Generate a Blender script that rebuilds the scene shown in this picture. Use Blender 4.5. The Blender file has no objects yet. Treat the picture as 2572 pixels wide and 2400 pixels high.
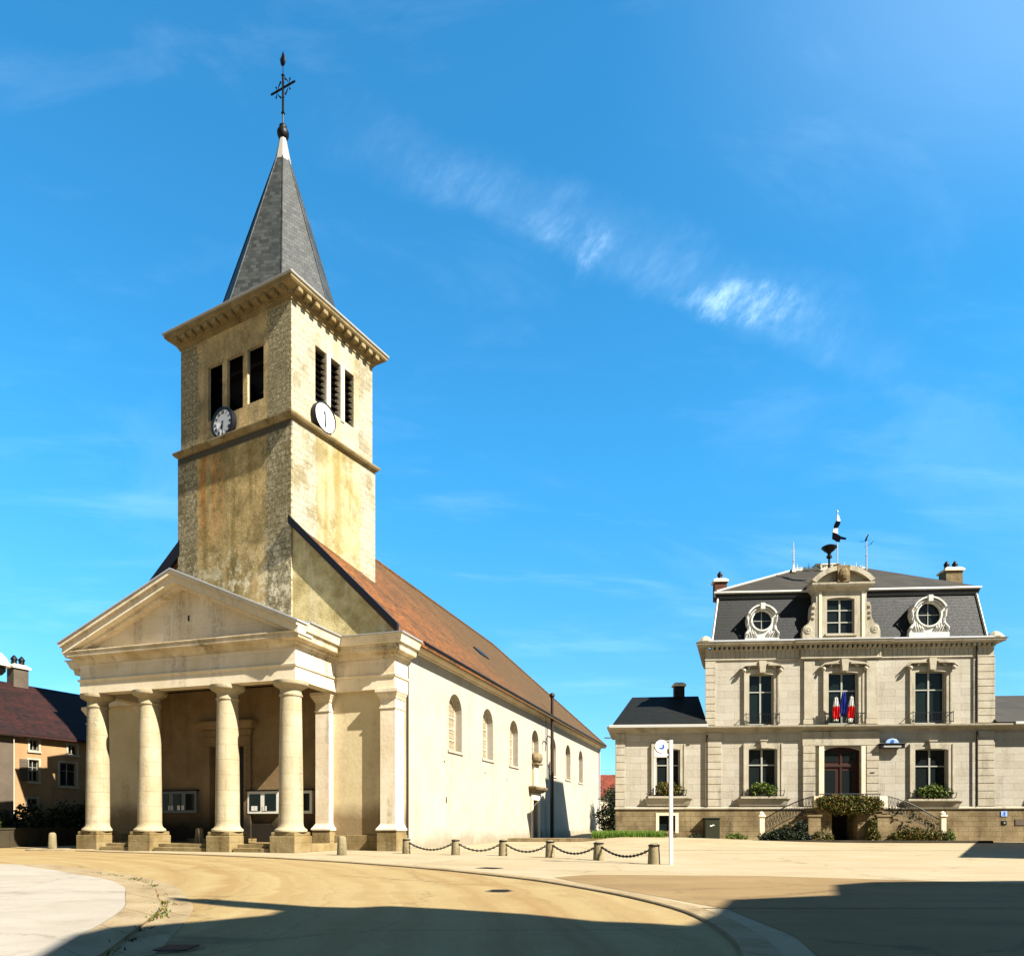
import bpy, bmesh, math, random
from math import sin, cos, pi, radians, sqrt, atan2, atan
from mathutils import Matrix, Vector
random.seed(7)
scn = bpy.context.scene
COL = scn.collection

# ------------------------------------------------------------------ helpers
def lin(*c):
    if len(c) == 1: c = c[0]
    return tuple(.37*((v/255)/12.92 if v/255 <= .04045 else (((v/255)+.055)/1.055)**2.4) for v in c) + (1,)

def raw(*c): return tuple(v/.46 if i < 3 else v for i, v in enumerate(lin(*c)))      # for surfaces that really are near white or strongly coloured
class MB:
    def __init__(s): s.v = []; s.f = []
    def add(s, pts, faces):
        o = len(s.v); s.v += [tuple(p) for p in pts]; s.f += [tuple(i+o for i in f) for f in faces]
    def poly(s, pts): s.add(pts, [tuple(range(len(pts)))])
    def box(s, x0, x1, y0, y1, z0, z1):
        s.add([(x0,y0,z0),(x1,y0,z0),(x1,y1,z0),(x0,y1,z0),(x0,y0,z1),(x1,y0,z1),(x1,y1,z1),(x0,y1,z1)],
              [(0,3,2,1),(4,5,6,7),(0,1,5,4),(1,2,6,5),(2,3,7,6),(3,0,4,7)])
    def obox(s, c, ax, ay, az):           # oriented box: centre, three half axis vectors
        c, ax, ay, az = map(Vector, (c, ax, ay, az)); p = []
        for k in (-1, 1):
            for a, b in ((-1,-1),(1,-1),(1,1),(-1,1)): p.append(c+ax*a+ay*b+az*k)
        s.add(p, [(0,3,2,1),(4,5,6,7),(0,1,5,4),(1,2,6,5),(2,3,7,6),(3,0,4,7)])
    def prism(s, poly, mapf, a, b):       # 2D polygon extruded between a and b
        n = len(poly)
        s.add([mapf(p[0], p[1], a) for p in poly]+[mapf(p[0], p[1], b) for p in poly],
              [tuple(range(n)), tuple(range(2*n-1, n-1, -1))]+[(i, n+i, n+(i+1) % n, (i+1) % n) for i in range(n)])
    def lathe(s, prof, c=(0,0,0), n=24, sx=1, sy=1):
        pts = []; f = []
        for r, z in prof:
            for i in range(n):
                t = 2*pi*i/n; pts.append((c[0]+r*cos(t)*sx, c[1]+r*sin(t)*sy, c[2]+z))
        m = len(prof)
        for j in range(m-1):
            for i in range(n):
                k = (i+1) % n; f.append((j*n+i, j*n+k, (j+1)*n+k, (j+1)*n+i))
        f.append(tuple(range(n-1, -1, -1))); f.append(tuple((m-1)*n+i for i in range(n)))
        s.add(pts, f)
    def tube(s, path, r, n=8):
        path = [Vector(p) for p in path]; pts = []; f = []
        up = None
        for i, p in enumerate(path):
            d = (path[min(i+1, len(path)-1)]-path[max(i-1, 0)]).normalized()
            a = d.cross(Vector((0,0,1)));
            if a.length < 1e-3: a = d.cross(Vector((1,0,0))) if up is None else up
            a.normalize(); up = a; b = d.cross(a).normalized()
            rr = r[i] if isinstance(r, (list, tuple)) else r
            for k in range(n):
                t = 2*pi*k/n; pts.append(p+a*cos(t)*rr+b*sin(t)*rr)
        m = len(path)
        for j in range(m-1):
            for k in range(n):
                q = (k+1) % n; f.append((j*n+k, j*n+q, (j+1)*n+q, (j+1)*n+k))
        f.append(tuple(range(n))); f.append(tuple((m-1)*n+k for k in range(n-1, -1, -1)))
        s.add(pts, f)
    def sweep(s, plan, prof, closed=False):   # moulding: plan polyline, outward on its right, profile (out, z)
        n = len(plan); m = len(prof); pts = []; f = []
        P = [Vector(p) for p in plan]
        for i in range(n):
            def nrm(a, b):
                d = (b-a).normalized(); return Vector((d.y, -d.x))
            ns = []
            if closed or i > 0: ns.append(nrm(P[i-1], P[i]))
            if closed or i < n-1: ns.append(nrm(P[i], P[(i+1) % n]))
            if len(ns) == 2:
                k = ns[0]+ns[1]; k = k/(1+ns[0].dot(ns[1]))
            else: k = ns[0]
            for o, z in prof: pts.append((P[i].x+k.x*o, P[i].y+k.y*o, z))
        for i in range(n if closed else n-1):
            j = (i+1) % n
            for q in range(m):
                r = (q+1) % m; f.append((i*m+q, j*m+q, j*m+r, i*m+r))
        if not closed: f += [tuple(range(m)), tuple((n-1)*m+q for q in range(m-1, -1, -1))]
        s.add(pts, f)
    def wall(s, mf, u0, u1, z0, z1, opens=(), depth=.3):
        # opens: (a, b, c, d, rise); mf(u, z, inward)
        us = sorted(set([u0, u1]+[o[0] for o in opens]+[o[1] for o in opens]))
        zs = sorted(set([z0, z1]+[o[2] for o in opens]+[o[3] for o in opens]))
        us = [u for u in us if u0 <= u <= u1]; zs = [z for z in zs if z0 <= z <= z1]
        for i in range(len(us)-1):
            for j in range(len(zs)-1):
                cu = (us[i]+us[i+1])/2; cz = (zs[j]+zs[j+1])/2
                if any(o[0] < cu < o[1] and o[2] < cz < o[3] for o in opens): continue
                s.poly([mf(us[i],zs[j],0), mf(us[i+1],zs[j],0), mf(us[i+1],zs[j+1],0), mf(us[i],zs[j+1],0)])
        for o in opens:
            a, b, c, d = o[:4]; rise = o[4] if len(o) > 4 else 0
            arc = arcpts(a, b, d, rise)
            out = [(a, c)]+arc+[(b, c)]
            for k in range(len(out)):
                p, q = out[k], out[(k+1) % len(out)]
                s.poly([mf(p[0],p[1],0), mf(q[0],q[1],0), mf(q[0],q[1],depth), mf(p[0],p[1],depth)])
            if rise:
                for k in range(len(arc)-1):
                    p, q = arc[k], arc[k+1]
                    s.poly([mf(p[0],p[1],0), mf(q[0],q[1],0), mf(q[0],d,0), mf(p[0],d,0)])
    def build(s, name, mat, parent=None, smooth=None, bevel=0, loc=None, rot=0):
        me = bpy.data.meshes.new(name); me.from_pydata(s.v, [], s.f)
        bm = bmesh.new(); bm.from_mesh(me)
        bmesh.ops.remove_doubles(bm, verts=bm.verts, dist=1e-5)
        bmesh.ops.recalc_face_normals(bm, faces=bm.faces); bm.to_mesh(me); bm.free()
        if smooth:
            me.polygons.foreach_set('use_smooth', [True]*len(me.polygons))
            me.set_sharp_from_angle(angle=radians(smooth))
        me.materials.append(mat)
        o = bpy.data.objects.new(name, me); COL.objects.link(o)
        if parent: o.parent = parent
        if loc: o.location = loc
        if rot: o.rotation_euler.z = rot
        if bevel:
            b = o.modifiers.new('bevel', 'BEVEL'); b.width = bevel; b.segments = 2; b.limit_method = 'ANGLE'; b.angle_limit = radians(35)
        return o

def each(mb, name, mat, parent=None, **k):
    # one object for every loose piece of the mesh
    n = len(mb.v); par = list(range(n))
    def find(i):
        while par[i] != i: par[i] = par[par[i]]; i = par[i]
        return i
    for f in mb.f:
        r = find(f[0])
        for i in f[1:]: par[find(i)] = r
    groups = {}
    for f in mb.f: groups.setdefault(find(f[0]), []).append(f)
    res = []
    for fs in groups.values():
        m2 = MB(); idx = {}
        for f in fs:
            for i in f:
                if i not in idx: idx[i] = len(m2.v); m2.v.append(mb.v[i])
            m2.f.append(tuple(idx[i] for i in f))
        res.append(m2.build(name, mat, parent, **k))
    return res

def arcpts(a, b, d, rise, n=12):
    if not rise: return [(a, d), (b, d)]
    h = (b-a)/2; R = (h*h+rise*rise)/(2*rise); cz = d-R; t0 = math.asin(min(1, h/R))
    if rise > h-1e-4: t0 = pi/2
    return [((a+b)/2+R*sin(t), cz+R*cos(t)) for t in [-t0+2*t0*i/n for i in range(n+1)]]

def tag(o, label, cat, group=None, kind=None):
    o['label'] = label; o['category'] = cat
    if group: o['group'] = group
    if kind: o['kind'] = kind
    return o
def struct(o): o['kind'] = 'structure'; return o
def empty(name, loc=(0,0,0), rz=0):
    o = bpy.data.objects.new(name, None); COL.objects.link(o); o.location = loc; o.rotation_euler.z = rz
    o.empty_display_size = .3
    return o
def copy_tree(o, parent=None):
    c = o.copy(); COL.objects.link(c); c.parent = parent
    for ch in list(o.children): copy_tree(ch, c)
    return c
def fy(y0): return lambda u, z, d=0: (u, y0+d, z)            # wall facing -y
def fx(x0): return lambda u, z, d=0: (x0-d, u, z)            # wall facing +x
def xz(u, z, y): return (u, y, z)
def yz(u, z, x): return (x, u, z)

# ------------------------------------------------------------------ materials
class NT:
    def __init__(s, name):
        s.m = bpy.data.materials.new(name); s.m.use_nodes = True
        s.t = s.m.node_tree; s.n = s.t.nodes; s.l = s.t.links
        s.p = s.n['Principled BSDF']; s.p.inputs['Specular IOR Level'].default_value = .25
        s.tc = s.n.new('ShaderNodeTexCoord')
    def link(s, a, b): s.l.new(a, b)
    def mapping(s, scale=(1,1,1), loc=(0,0,0), rot=(0,0,0)):
        m = s.n.new('ShaderNodeMapping'); s.link(s.tc.outputs['Object'], m.inputs[0])
        m.inputs['Scale'].default_value = scale; m.inputs['Location'].default_value = loc; m.inputs['Rotation'].default_value = rot
        return m.outputs[0]
    def noise(s, scale, vec=None, detail=4, rough=.6, dist=0):
        n = s.n.new('ShaderNodeTexNoise'); s.link(vec or s.tc.outputs['Object'], n.inputs['Vector'])
        n.inputs['Scale'].default_value = scale; n.inputs['Detail'].default_value = detail
        n.inputs['Roughness'].default_value = rough; n.inputs['Distortion'].default_value = dist
        return n.outputs['Fac']
    def ramp(s, v, a, b, c0=0, c1=1):
        r = s.n.new('ShaderNodeMapRange'); s.link(v, r.inputs[0]); r.clamp = True
        r.inputs[1].default_value = a; r.inputs[2].default_value = b; r.inputs[3].default_value = c0; r.inputs[4].default_value = c1
        return r.outputs[0]
    def math(s, op, a, b=None):
        m = s.n.new('ShaderNodeMath'); m.operation = op
        for i, x in enumerate((a, b)):
            if x is None: continue
            if isinstance(x, (int, float)): m.inputs[i].default_value = x
            else: s.link(x, m.inputs[i])
        return m.outputs[0]
    def mix(s, f, a, b, mode='MIX'):
        m = s.n.new('ShaderNodeMix'); m.data_type = 'RGBA'; m.blend_type = mode
        for sock, x in ((m.inputs[0], f), (m.inputs[6], a), (m.inputs[7], b)):
            if isinstance(x, (int, float, tuple)): sock.default_value = x
            else: s.link(x, sock)
        return m.outputs[2]
    def sep(s, v=None):
        x = s.n.new('ShaderNodeSeparateXYZ'); s.link(v or s.tc.outputs['Object'], x.inputs[0]); return x.outputs
    def comb(s, x, y, z=0):
        c = s.n.new('ShaderNodeCombineXYZ')
        for i, q in enumerate((x, y, z)):
            if isinstance(q, (int, float)): c.inputs[i].default_value = q
            else: s.link(q, c.inputs[i])
        return c.outputs[0]
    def brick(s, w, h, mortar, vec=None, smooth=.1, off=.5):
        if vec is None:
            q = s.sep(); vec = s.comb(s.math('ADD', q[0], q[1]), q[2])
        b = s.n.new('ShaderNodeTexBrick'); s.link(vec, b.inputs['Vector'])
        b.inputs['Scale'].default_value = 1; b.inputs['Brick Width'].default_value = w; b.inputs['Row Height'].default_value = h
        b.inputs['Mortar Size'].default_value = mortar; b.inputs['Mortar Smooth'].default_value = smooth; b.offset = off
        b.inputs['Color1'].default_value = (0,0,0,1); b.inputs['Color2'].default_value = (1,1,1,1); b.inputs['Mortar'].default_value = (.5,.5,.5,1)
        return b.outputs['Fac'], b.outputs['Color']
    def voro(s, scale, vec=None, feature='DISTANCE_TO_EDGE'):
        v = s.n.new('ShaderNodeTexVoronoi'); v.feature = feature; v.inputs['Scale'].default_value = scale
        s.link(vec or s.tc.outputs['Object'], v.inputs['Vector'])
        return v.outputs['Distance'] if feature != 'F1c' else v.outputs['Color']
    def bump(s, h, strength=.4, dist=.02, prev=None):
        b = s.n.new('ShaderNodeBump'); s.link(h, b.inputs['Height']); b.inputs['Strength'].default_value = strength; b.inputs['Distance'].default_value = dist
        if prev: s.link(prev, b.inputs['Normal'])
        return b.outputs[0]
    def out(s, col, rough=.85, nrm=None, metal=0):
        if isinstance(col, tuple): s.p.inputs['Base Color'].default_value = col
        else: s.link(col, s.p.inputs['Base Color'])
        if isinstance(rough, (int, float)): s.p.inputs['Roughness'].default_value = rough
        else: s.link(rough, s.p.inputs['Roughness'])
        s.p.inputs['Metallic'].default_value = metal
        if nrm: s.link(nrm, s.p.inputs['Normal'])
        return s.m

def stone(name, ca, cb, stain=None, st_amt=.5, blocks=None, joint=.35, jw=.008, var=.12, bump=.4, scale=1.0, stain_hi=None, low=None):
    t = NT(name)
    n1 = t.noise(.7*scale, detail=6); n2 = t.noise(6*scale, detail=8, rough=.7); n3 = t.noise(40, detail=3)
    col = t.mix(t.ramp(n1, .35, .65), ca, cb)
    if stain:
        st = t.noise(.9, t.mapping((1.6,1.6,.22)), detail=7, rough=.65)
        st2 = t.math('MULTIPLY', t.ramp(st, .52, .72), t.ramp(n2, .3, .6))
        col = t.mix(t.math('MULTIPLY', st2, st_amt), col, stain)
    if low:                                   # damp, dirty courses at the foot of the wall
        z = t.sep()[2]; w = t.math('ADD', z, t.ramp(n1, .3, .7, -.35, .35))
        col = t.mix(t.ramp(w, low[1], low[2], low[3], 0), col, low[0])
    h = t.ramp(n2, .2, .8)
    if blocks:
        fac, bc = t.brick(blocks[0], blocks[1], jw)
        g = t.sep(bc)[0]
        col = t.mix(t.ramp(g, 0, 1, 0, var), col, t.mix(1.0, col, (.72,.70,.66,1), 'MULTIPLY'))
        col = t.mix(t.math('MULTIPLY', fac, joint), col, t.mix(1.0, col, (.28,.25,.2,1), 'MULTIPLY'))
        h = t.math('SUBTRACT', h, t.math('MULTIPLY', fac, 1.6))
    col = t.mix(t.ramp(n2, .3, .75, 0, .3), col, t.mix(1.0, col, (.7,.66,.58,1), 'MULTIPLY'))
    nr = t.bump(h, bump, .025); nr = t.bump(n3, bump*.5, .006, nr)
    return t.out(col, .88, nr)

M = {}
M['church'] = stone('cut limestone', raw(232,218,194), raw(214,196,164), lin(120,106,74), .7, (1.25,.62), .25, .006, .18, .3)
M['cornice'] = stone('weathered cornice stone', raw(226,210,182), raw(192,172,134), lin(92,88,56), .9, (1.1,.5), .3, .008, .25, .5, 1.6)
M['column'] = stone('column drums', lin(252,236,198), lin(234,212,168), lin(130,112,72), .7, (6.0,.59), .5, .007, .22, .45, 1.5)
M['churchlow'] = stone('weathered limestone', lin(212,188,136), lin(176,148,92), lin(70,62,32), .95, (1.0,.37), .4, .008, .3, .55, 1.6)
M['wing'] = stone('rendered limestone', raw(214,198,160), raw(200,182,142), lin(150,126,82), .35, None, 0, 0, 0, .25, 1, low=(lin(150,112,58), 1.3, 2.1, .75))
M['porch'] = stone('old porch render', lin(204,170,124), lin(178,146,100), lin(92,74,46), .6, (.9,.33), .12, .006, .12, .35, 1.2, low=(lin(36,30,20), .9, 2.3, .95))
M['nave'] = stone('cream lime render', lin(242,231,212), lin(232,219,196), lin(186,162,120), .55, None, 0, 0, 0, .3, low=(lin(176,160,124), .1, .75, .7))
M['trim'] = stone('clean stone trim', raw(230,217,192), raw(214,198,166), lin(140,120,80), .45, None, 0, 0, 0, .2)
M['hall'] = stone('hall limestone ashlar', lin(254,246,228), lin(244,232,208), lin(168,154,128), .5, (1.25,.43), .42, .011, .5, .35)
M['halltrim'] = stone('hall carved stone', lin(252,242,218), lin(234,220,190), lin(104,92,72), .85, None, 0, 0, 0, .45, 2)
M['hallplinth'] = stone('hall plinth stone', lin(204,180,134), lin(160,136,94), lin(74,62,40), .95, (.62,.3), .4, .012, .5, .7, 1.5)
M['white'] = stone('white carved zinc', raw(228,226,218), raw(196,196,190), lin(90,90,84), .7, None, 0, 0, 0, .9, 3)
def tower_mat(name, base, alt, moss):
    t = NT(name); x, y, z = t.sep()
    nb = t.noise(.9, detail=7, rough=.65); nf = t.noise(9, detail=8, rough=.7)
    wob = t.ramp(t.noise(2.2, detail=5), .3, .7, -.16, .16)
    s = t.math('ADD', t.math('SUBTRACT', y, x), wob)
    m = t.math('MAXIMUM', t.ramp(s, 1.3, 1.4, 1, 0), t.ramp(t.math('ADD', t.math('MULTIPLY', x, -1), wob), 5.6, 5.7))
    m = t.math('MAXIMUM', m, t.ramp(t.math('ADD', y, wob), 4.15, 4.25))
    plaster = t.mix(t.ramp(nb, .35, .65), base, alt)
    fm = t.ramp(y, .0, .06, 1, 0)          # front face mask: more ochre, stronger mottling and darker joints than the side
    plaster = t.mix(t.math('MULTIPLY', fm, .75), plaster, t.mix(t.ramp(nb, .4, .6), raw(222,188,124), raw(170,146,92)))
    stk = t.noise(1.1, t.mapping((1.5,1.5,.12)), detail=6)
    plaster = t.mix(t.ramp(stk, .5, .66, 0, .75), plaster, moss)
    # iron streaks under the string course
    fr = t.ramp(t.math('ABSOLUTE', t.math('ADD', x, 4.9)), .0, 1.1, 1, 0)
    fr = t.math('MULTIPLY', fr, t.ramp(z, 12.5, 15.5)); fr = t.math('MULTIPLY', fr, t.ramp(z, 17.7, 17.6))
    fr = t.math('MULTIPLY', fr, t.ramp(t.noise(1.6, t.mapping((2.2,2.2,.1)), detail=4), .42, .62))
    plaster = t.mix(fr, plaster, raw(226,132,36))
    pq = t.sep(); vv = t.comb(t.math('ADD', t.math('ADD', pq[0], pq[1]), t.math('MULTIPLY', nf, .12)), t.math('ADD', pq[2], t.math('MULTIPLY', nb, .12)))
    fac, bc = t.brick(.5, .27, .014, vv, .6)
    g = t.sep(bc)[0]
    rub = t.mix(t.ramp(g, 0, 1, 0, .45), t.mix(t.ramp(nf, .3, .7), lin(252,242,212), lin(222,208,170)), lin(255,246,220))
    rub = t.mix(t.math('MULTIPLY', fm, .72), rub, t.mix(t.ramp(nf, .35, .65), raw(200,184,138), raw(104,92,58)))
    rub = t.mix(t.math('MULTIPLY', fac, t.math('ADD', .06, t.math('MULTIPLY', fm, .5))), rub, lin(90,78,50))
    cr = t.noise(2.6, t.mapping((1,1,2.2)), detail=10, rough=.8, dist=.8)
    rub = t.mix(t.math('MULTIPLY', t.ramp(t.math('ABSOLUTE', t.math('SUBTRACT', cr, .5)), .012, .0), .6), rub, lin(70,62,40))
    col = t.mix(m, plaster, rub)
    blot = t.noise(.55, detail=8, rough=.7)
    col = t.mix(t.ramp(blot, .5, .6, 0, .6), col, t.mix(.5, moss, lin(112,100,62)))
    wp = t.noise(1.7, detail=9, rough=.75)
    col = t.mix(t.math('MULTIPLY', t.ramp(wp, .5, .58, 0, .85), t.math('MULTIPLY', fm, t.ramp(z, 13.5, 11.5))), col, raw(236,222,186))
    col = t.mix(t.math('MULTIPLY', fm, t.math('MULTIPLY', t.ramp(z, 17.25, 17.32), t.ramp(z, 17.62, 17.6))), col, lin(120,112,92))
    col = t.mix(t.math('MULTIPLY', t.ramp(nf, .4, .68, 0, .6), t.math('ADD', .3, t.math('MULTIPLY', fm, .7))), col, t.mix(1.0, col, (.42,.37,.28,1), 'MULTIPLY'))
    hb = t.math('SUBTRACT', t.math('MULTIPLY', nf, 1.2), t.math('MULTIPLY', t.math('MULTIPLY', fac, m), 1.0))
    return t.out(col, .9, t.bump(hb, .7, .045))
M['tower'] = tower_mat('tower render', lin(248,232,188), lin(226,202,138), lin(196,170,92))
M['belfry'] = tower_mat('belfry render', lin(255,244,212), lin(240,222,182), lin(216,196,150))
M['gable'] = stone('mossy gable render', raw(206,190,138), raw(160,142,92), raw(240,230,200), .95, None, 0, 0, 0, .8, 2.2)
def tile_mat(name, ca, cb, cc, w=.22, h=.17, far=None):
    t = NT(name); x, y, z = t.sep()
    slope = t.math('MULTIPLY', z, 1.42)
    vec = t.comb(t.math('ADD', y, t.math('MULTIPLY', x, .0)), slope)
    fac, bc = t.brick(w, h, .012, vec, .2)
    g = t.sep(bc)[0]
    n = t.noise(.5, detail=8, rough=.7); n2 = t.noise(3.2, detail=6, rough=.75)
    col = t.mix(t.ramp(g, 0, 1), ca, cb)
    col = t.mix(t.ramp(n, .45, .62, 0, .7), col, cc)
    col = t.mix(t.ramp(n2, .48, .6, 0, .9), col, t.mix(1.0, col, (.3,.26,.2,1), 'MULTIPLY'))
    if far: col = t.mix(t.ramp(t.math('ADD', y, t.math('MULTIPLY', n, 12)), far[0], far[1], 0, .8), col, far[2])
    col = t.mix(t.math('MULTIPLY', fac, .6), col, t.mix(1.0, col, (.3,.25,.2,1), 'MULTIPLY'))
    saw = t.math('FRACT', t.math('DIVIDE', slope, h))
    hh = t.math('SUBTRACT', t.math('MULTIPLY', g, .6), t.math('ADD', saw, fac))
    return t.out(col, .85, t.bump(hh, .8, .03))
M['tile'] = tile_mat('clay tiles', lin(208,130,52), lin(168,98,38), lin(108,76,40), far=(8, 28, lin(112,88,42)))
M['darktile'] = tile_mat('dark old tiles', lin(84,34,20), lin(62,27,17), lin(38,18,12))
M['redtile'] = tile_mat('red tiles', lin(196,96,66), lin(176,84,58), lin(150,80,60))
def slate_mat(name, ca, cb, mode, w=.3, h=.2):
    t = NT(name); x, y, z = t.sep()
    vec = t.comb(t.math('ADD', x, y), z)
    fac, bc = t.brick(w, h, .008, vec, .1); g = t.sep(bc)[0]
    n = t.noise(1.4, detail=6); n2 = t.noise(9, detail=6, rough=.7)
    col = t.mix(t.ramp(g, 0, 1), ca, cb); col = t.mix(t.ramp(n, .4, .7, 0, .4), col, t.mix(1.0, col, (1.35,1.3,1.15,1), 'MULTIPLY'))
    col = t.mix(t.math('MULTIPLY', fac, .7), col, (.01,.01,.012,1))
    h_ = t.math('SUBTRACT', t.math('MULTIPLY', g, .8), t.math('ADD', fac, t.math('MULTIPLY', n2, -.6)))
    return t.out(col, t.ramp(n2, .3, .7, .5, .7), t.bump(h_, .6, .02))
M['slate'] = slate_mat('spire slates', lin(92,96,94), lin(58,62,60), 0)
M['hallslate'] = slate_mat('mansard slates', lin(20,26,21), lin(13,18,15), 0)
M['topslate'] = slate_mat('upper roof sheets', lin(84,78,66), lin(70,66,56), 0, .9, .5)
def plain(name, col, rough=.6, metal=0, nz=0, spec=None, bump=0, sc=12):
    t = NT(name)
    if nz:
        n = t.noise(sc, detail=6, rough=.7)
        c = t.mix(t.ramp(n, .3, .7, 0, nz), col, t.mix(1.0, col, (.45,.42,.38,1), 'MULTIPLY'))
        nr = t.bump(n, bump or .2, .01)
        m = t.out(c, rough, nr, metal)
    else: m = t.out(col, rough, None, metal)
    if spec is not None: t.p.inputs['Specular IOR Level'].default_value = spec
    return m
M['zinc'] = plain('zinc flashing', raw(190,192,198), .4, .3, .35)
M['whitezinc'] = plain('pale zinc gutter', raw(184,182,174), .5, .1, .2)
M['lead'] = plain('white painted lead', raw(206,199,182), .6, 0, .35)
M['tgutter'] = plain('tower gutter zinc', lin(226,220,206), .5, .1, .3)
M['dullframe'] = plain('old window paint', lin(206,196,176), .6, 0, .2)
M['darkstone'] = stone('damp dark stone', lin(96,84,58), lin(70,60,42), lin(40,34,24), .6, (.8,3), .4, .01, .3, .6)
M['darkmetal'] = plain('dark iron', lin(26,22,22), .5, .3, .3)
M['iron'] = plain('black wrought iron', lin(20,20,22), .5, .2, .2)
M['pipe'] = plain('brown downpipe', lin(74,52,36), .5, .1, .3)
M['darkwood'] = plain('dark wood', lin(40,26,18), .6, 0, .4)
M['redwood'] = plain('reddish varnished wood', lin(76,34,14), .5, 0, .4)
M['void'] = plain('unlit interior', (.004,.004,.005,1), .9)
def glass_mat(name, col, rough=.08):
    t = NT(name); n = t.noise(.9, detail=2)
    m = t.out(col, rough, t.bump(n, .15, .05)); t.p.inputs['Specular IOR Level'].default_value = .2
    return m
M['glass'] = glass_mat('dark window glass', (.008,.011,.011,1))
M['greenglass'] = glass_mat('curtained window glass', (.006,.011,.010,1), .12)
def lead_glass():
    t = NT('pale leaded glass')
    fac, bc = t.brick(.28, .22, .014, None, .1, 0)
    n = t.noise(3, detail=5); g = t.sep(bc)[0]
    col = t.mix(t.ramp(g, 0, 1), lin(224,210,180), lin(206,188,152)); col = t.mix(t.ramp(n, .4, .7, 0, .4), col, lin(168,142,96))
    col = t.mix(t.math('MULTIPLY', fac, .6), col, lin(120,104,78))
    return t.out(col, .5, t.bump(t.math('SUBTRACT', n, fac), .4, .02))
M['leadglass'] = lead_glass()
M['frame'] = plain('grey window paint', raw(160,160,148), .5, 0, .2)
M['whiteframe'] = plain('white window paint', raw(226,222,210), .5, 0, .2)
M['bluegrey'] = plain('blue grey board paint', lin(150,154,160), .5, 0, .3)
M['clockwhite'] = plain('clock enamel', raw(250,250,252), .35)
M['slatedark'] = None
M['black'] = plain('black paint', (.006,.006,.008,1), .4)
M['blackcloth'] = plain('black cloth', (.004,.004,.006,1), 1.0, spec=0)
M['bell'] = plain('bell bronze', lin(60,56,40), .35, .8, .3)
M['brick'] = stone('chimney brick', lin(150,90,62), lin(120,76,54), lin(60,44,34), .6, (.24,.08), .5, .01, .4, .5)
M['pink'] = stone('pink render', lin(230,186,134), lin(208,164,114), lin(146,128,84), .5, None, 0, 0, 0, .3)
M['greywall'] = stone('grey render', lin(140,124,104), lin(120,106,90), lin(80,70,58), .5, None, 0, 0, 0, .4)
M['bollard'] = stone('bollard stone', lin(206,188,146), lin(170,154,112), lin(84,76,48), .7, None, 0, 0, 0, .7, 3)
M['green'] = plain('green cabinet paint', lin(62,66,44), .5, 0, .2)
M['bluepaint'] = plain('blue sign paint', raw(40,88,176), .4)
M['lightblue'] = plain('pale blue lamp glass', raw(150,178,222), .3)
M['flagred'] = plain('red cloth', raw(210,16,20), .8); M['flagwhite'] = plain('white cloth', raw(236,234,228), .8); M['flagblue'] = plain('blue cloth', raw(20,38,130), .8)
def leaf_mat(name, cols, rough=.6):
    t = NT(name); g = t.n.new('ShaderNodeNewGeometry')
    r = t.n.new('ShaderNodeValToRGB'); t.link(g.outputs['Random Per Island'], r.inputs[0])
    e = r.color_ramp.elements; e[0].color = cols[0]; e[1].color = cols[-1]
    for i, c in enumerate(cols[1:-1]): k = e.new((i+1)/(len(cols)-1)); k.color = c
    m = t.out(r.outputs[0], rough); return m
M['leaf'] = leaf_mat('green leaves', [lin(36,60,16), lin(76,108,28), lin(124,152,42), lin(180,190,70)])
M['darkleaf'] = leaf_mat('dark leaves', [lin(14,22,8), lin(34,50,18), lin(70,92,34)])
M['autumn'] = leaf_mat('green and rusty leaves', [lin(24,38,10), lin(64,90,24), lin(100,124,36), lin(160,140,46), lin(180,104,40)])
M['grass'] = leaf_mat('grass blades', [lin(84,130,34), lin(124,170,50), lin(160,190,70)])
M['bark'] = plain('bark', lin(84,66,46), .9, 0, .6)
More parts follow.
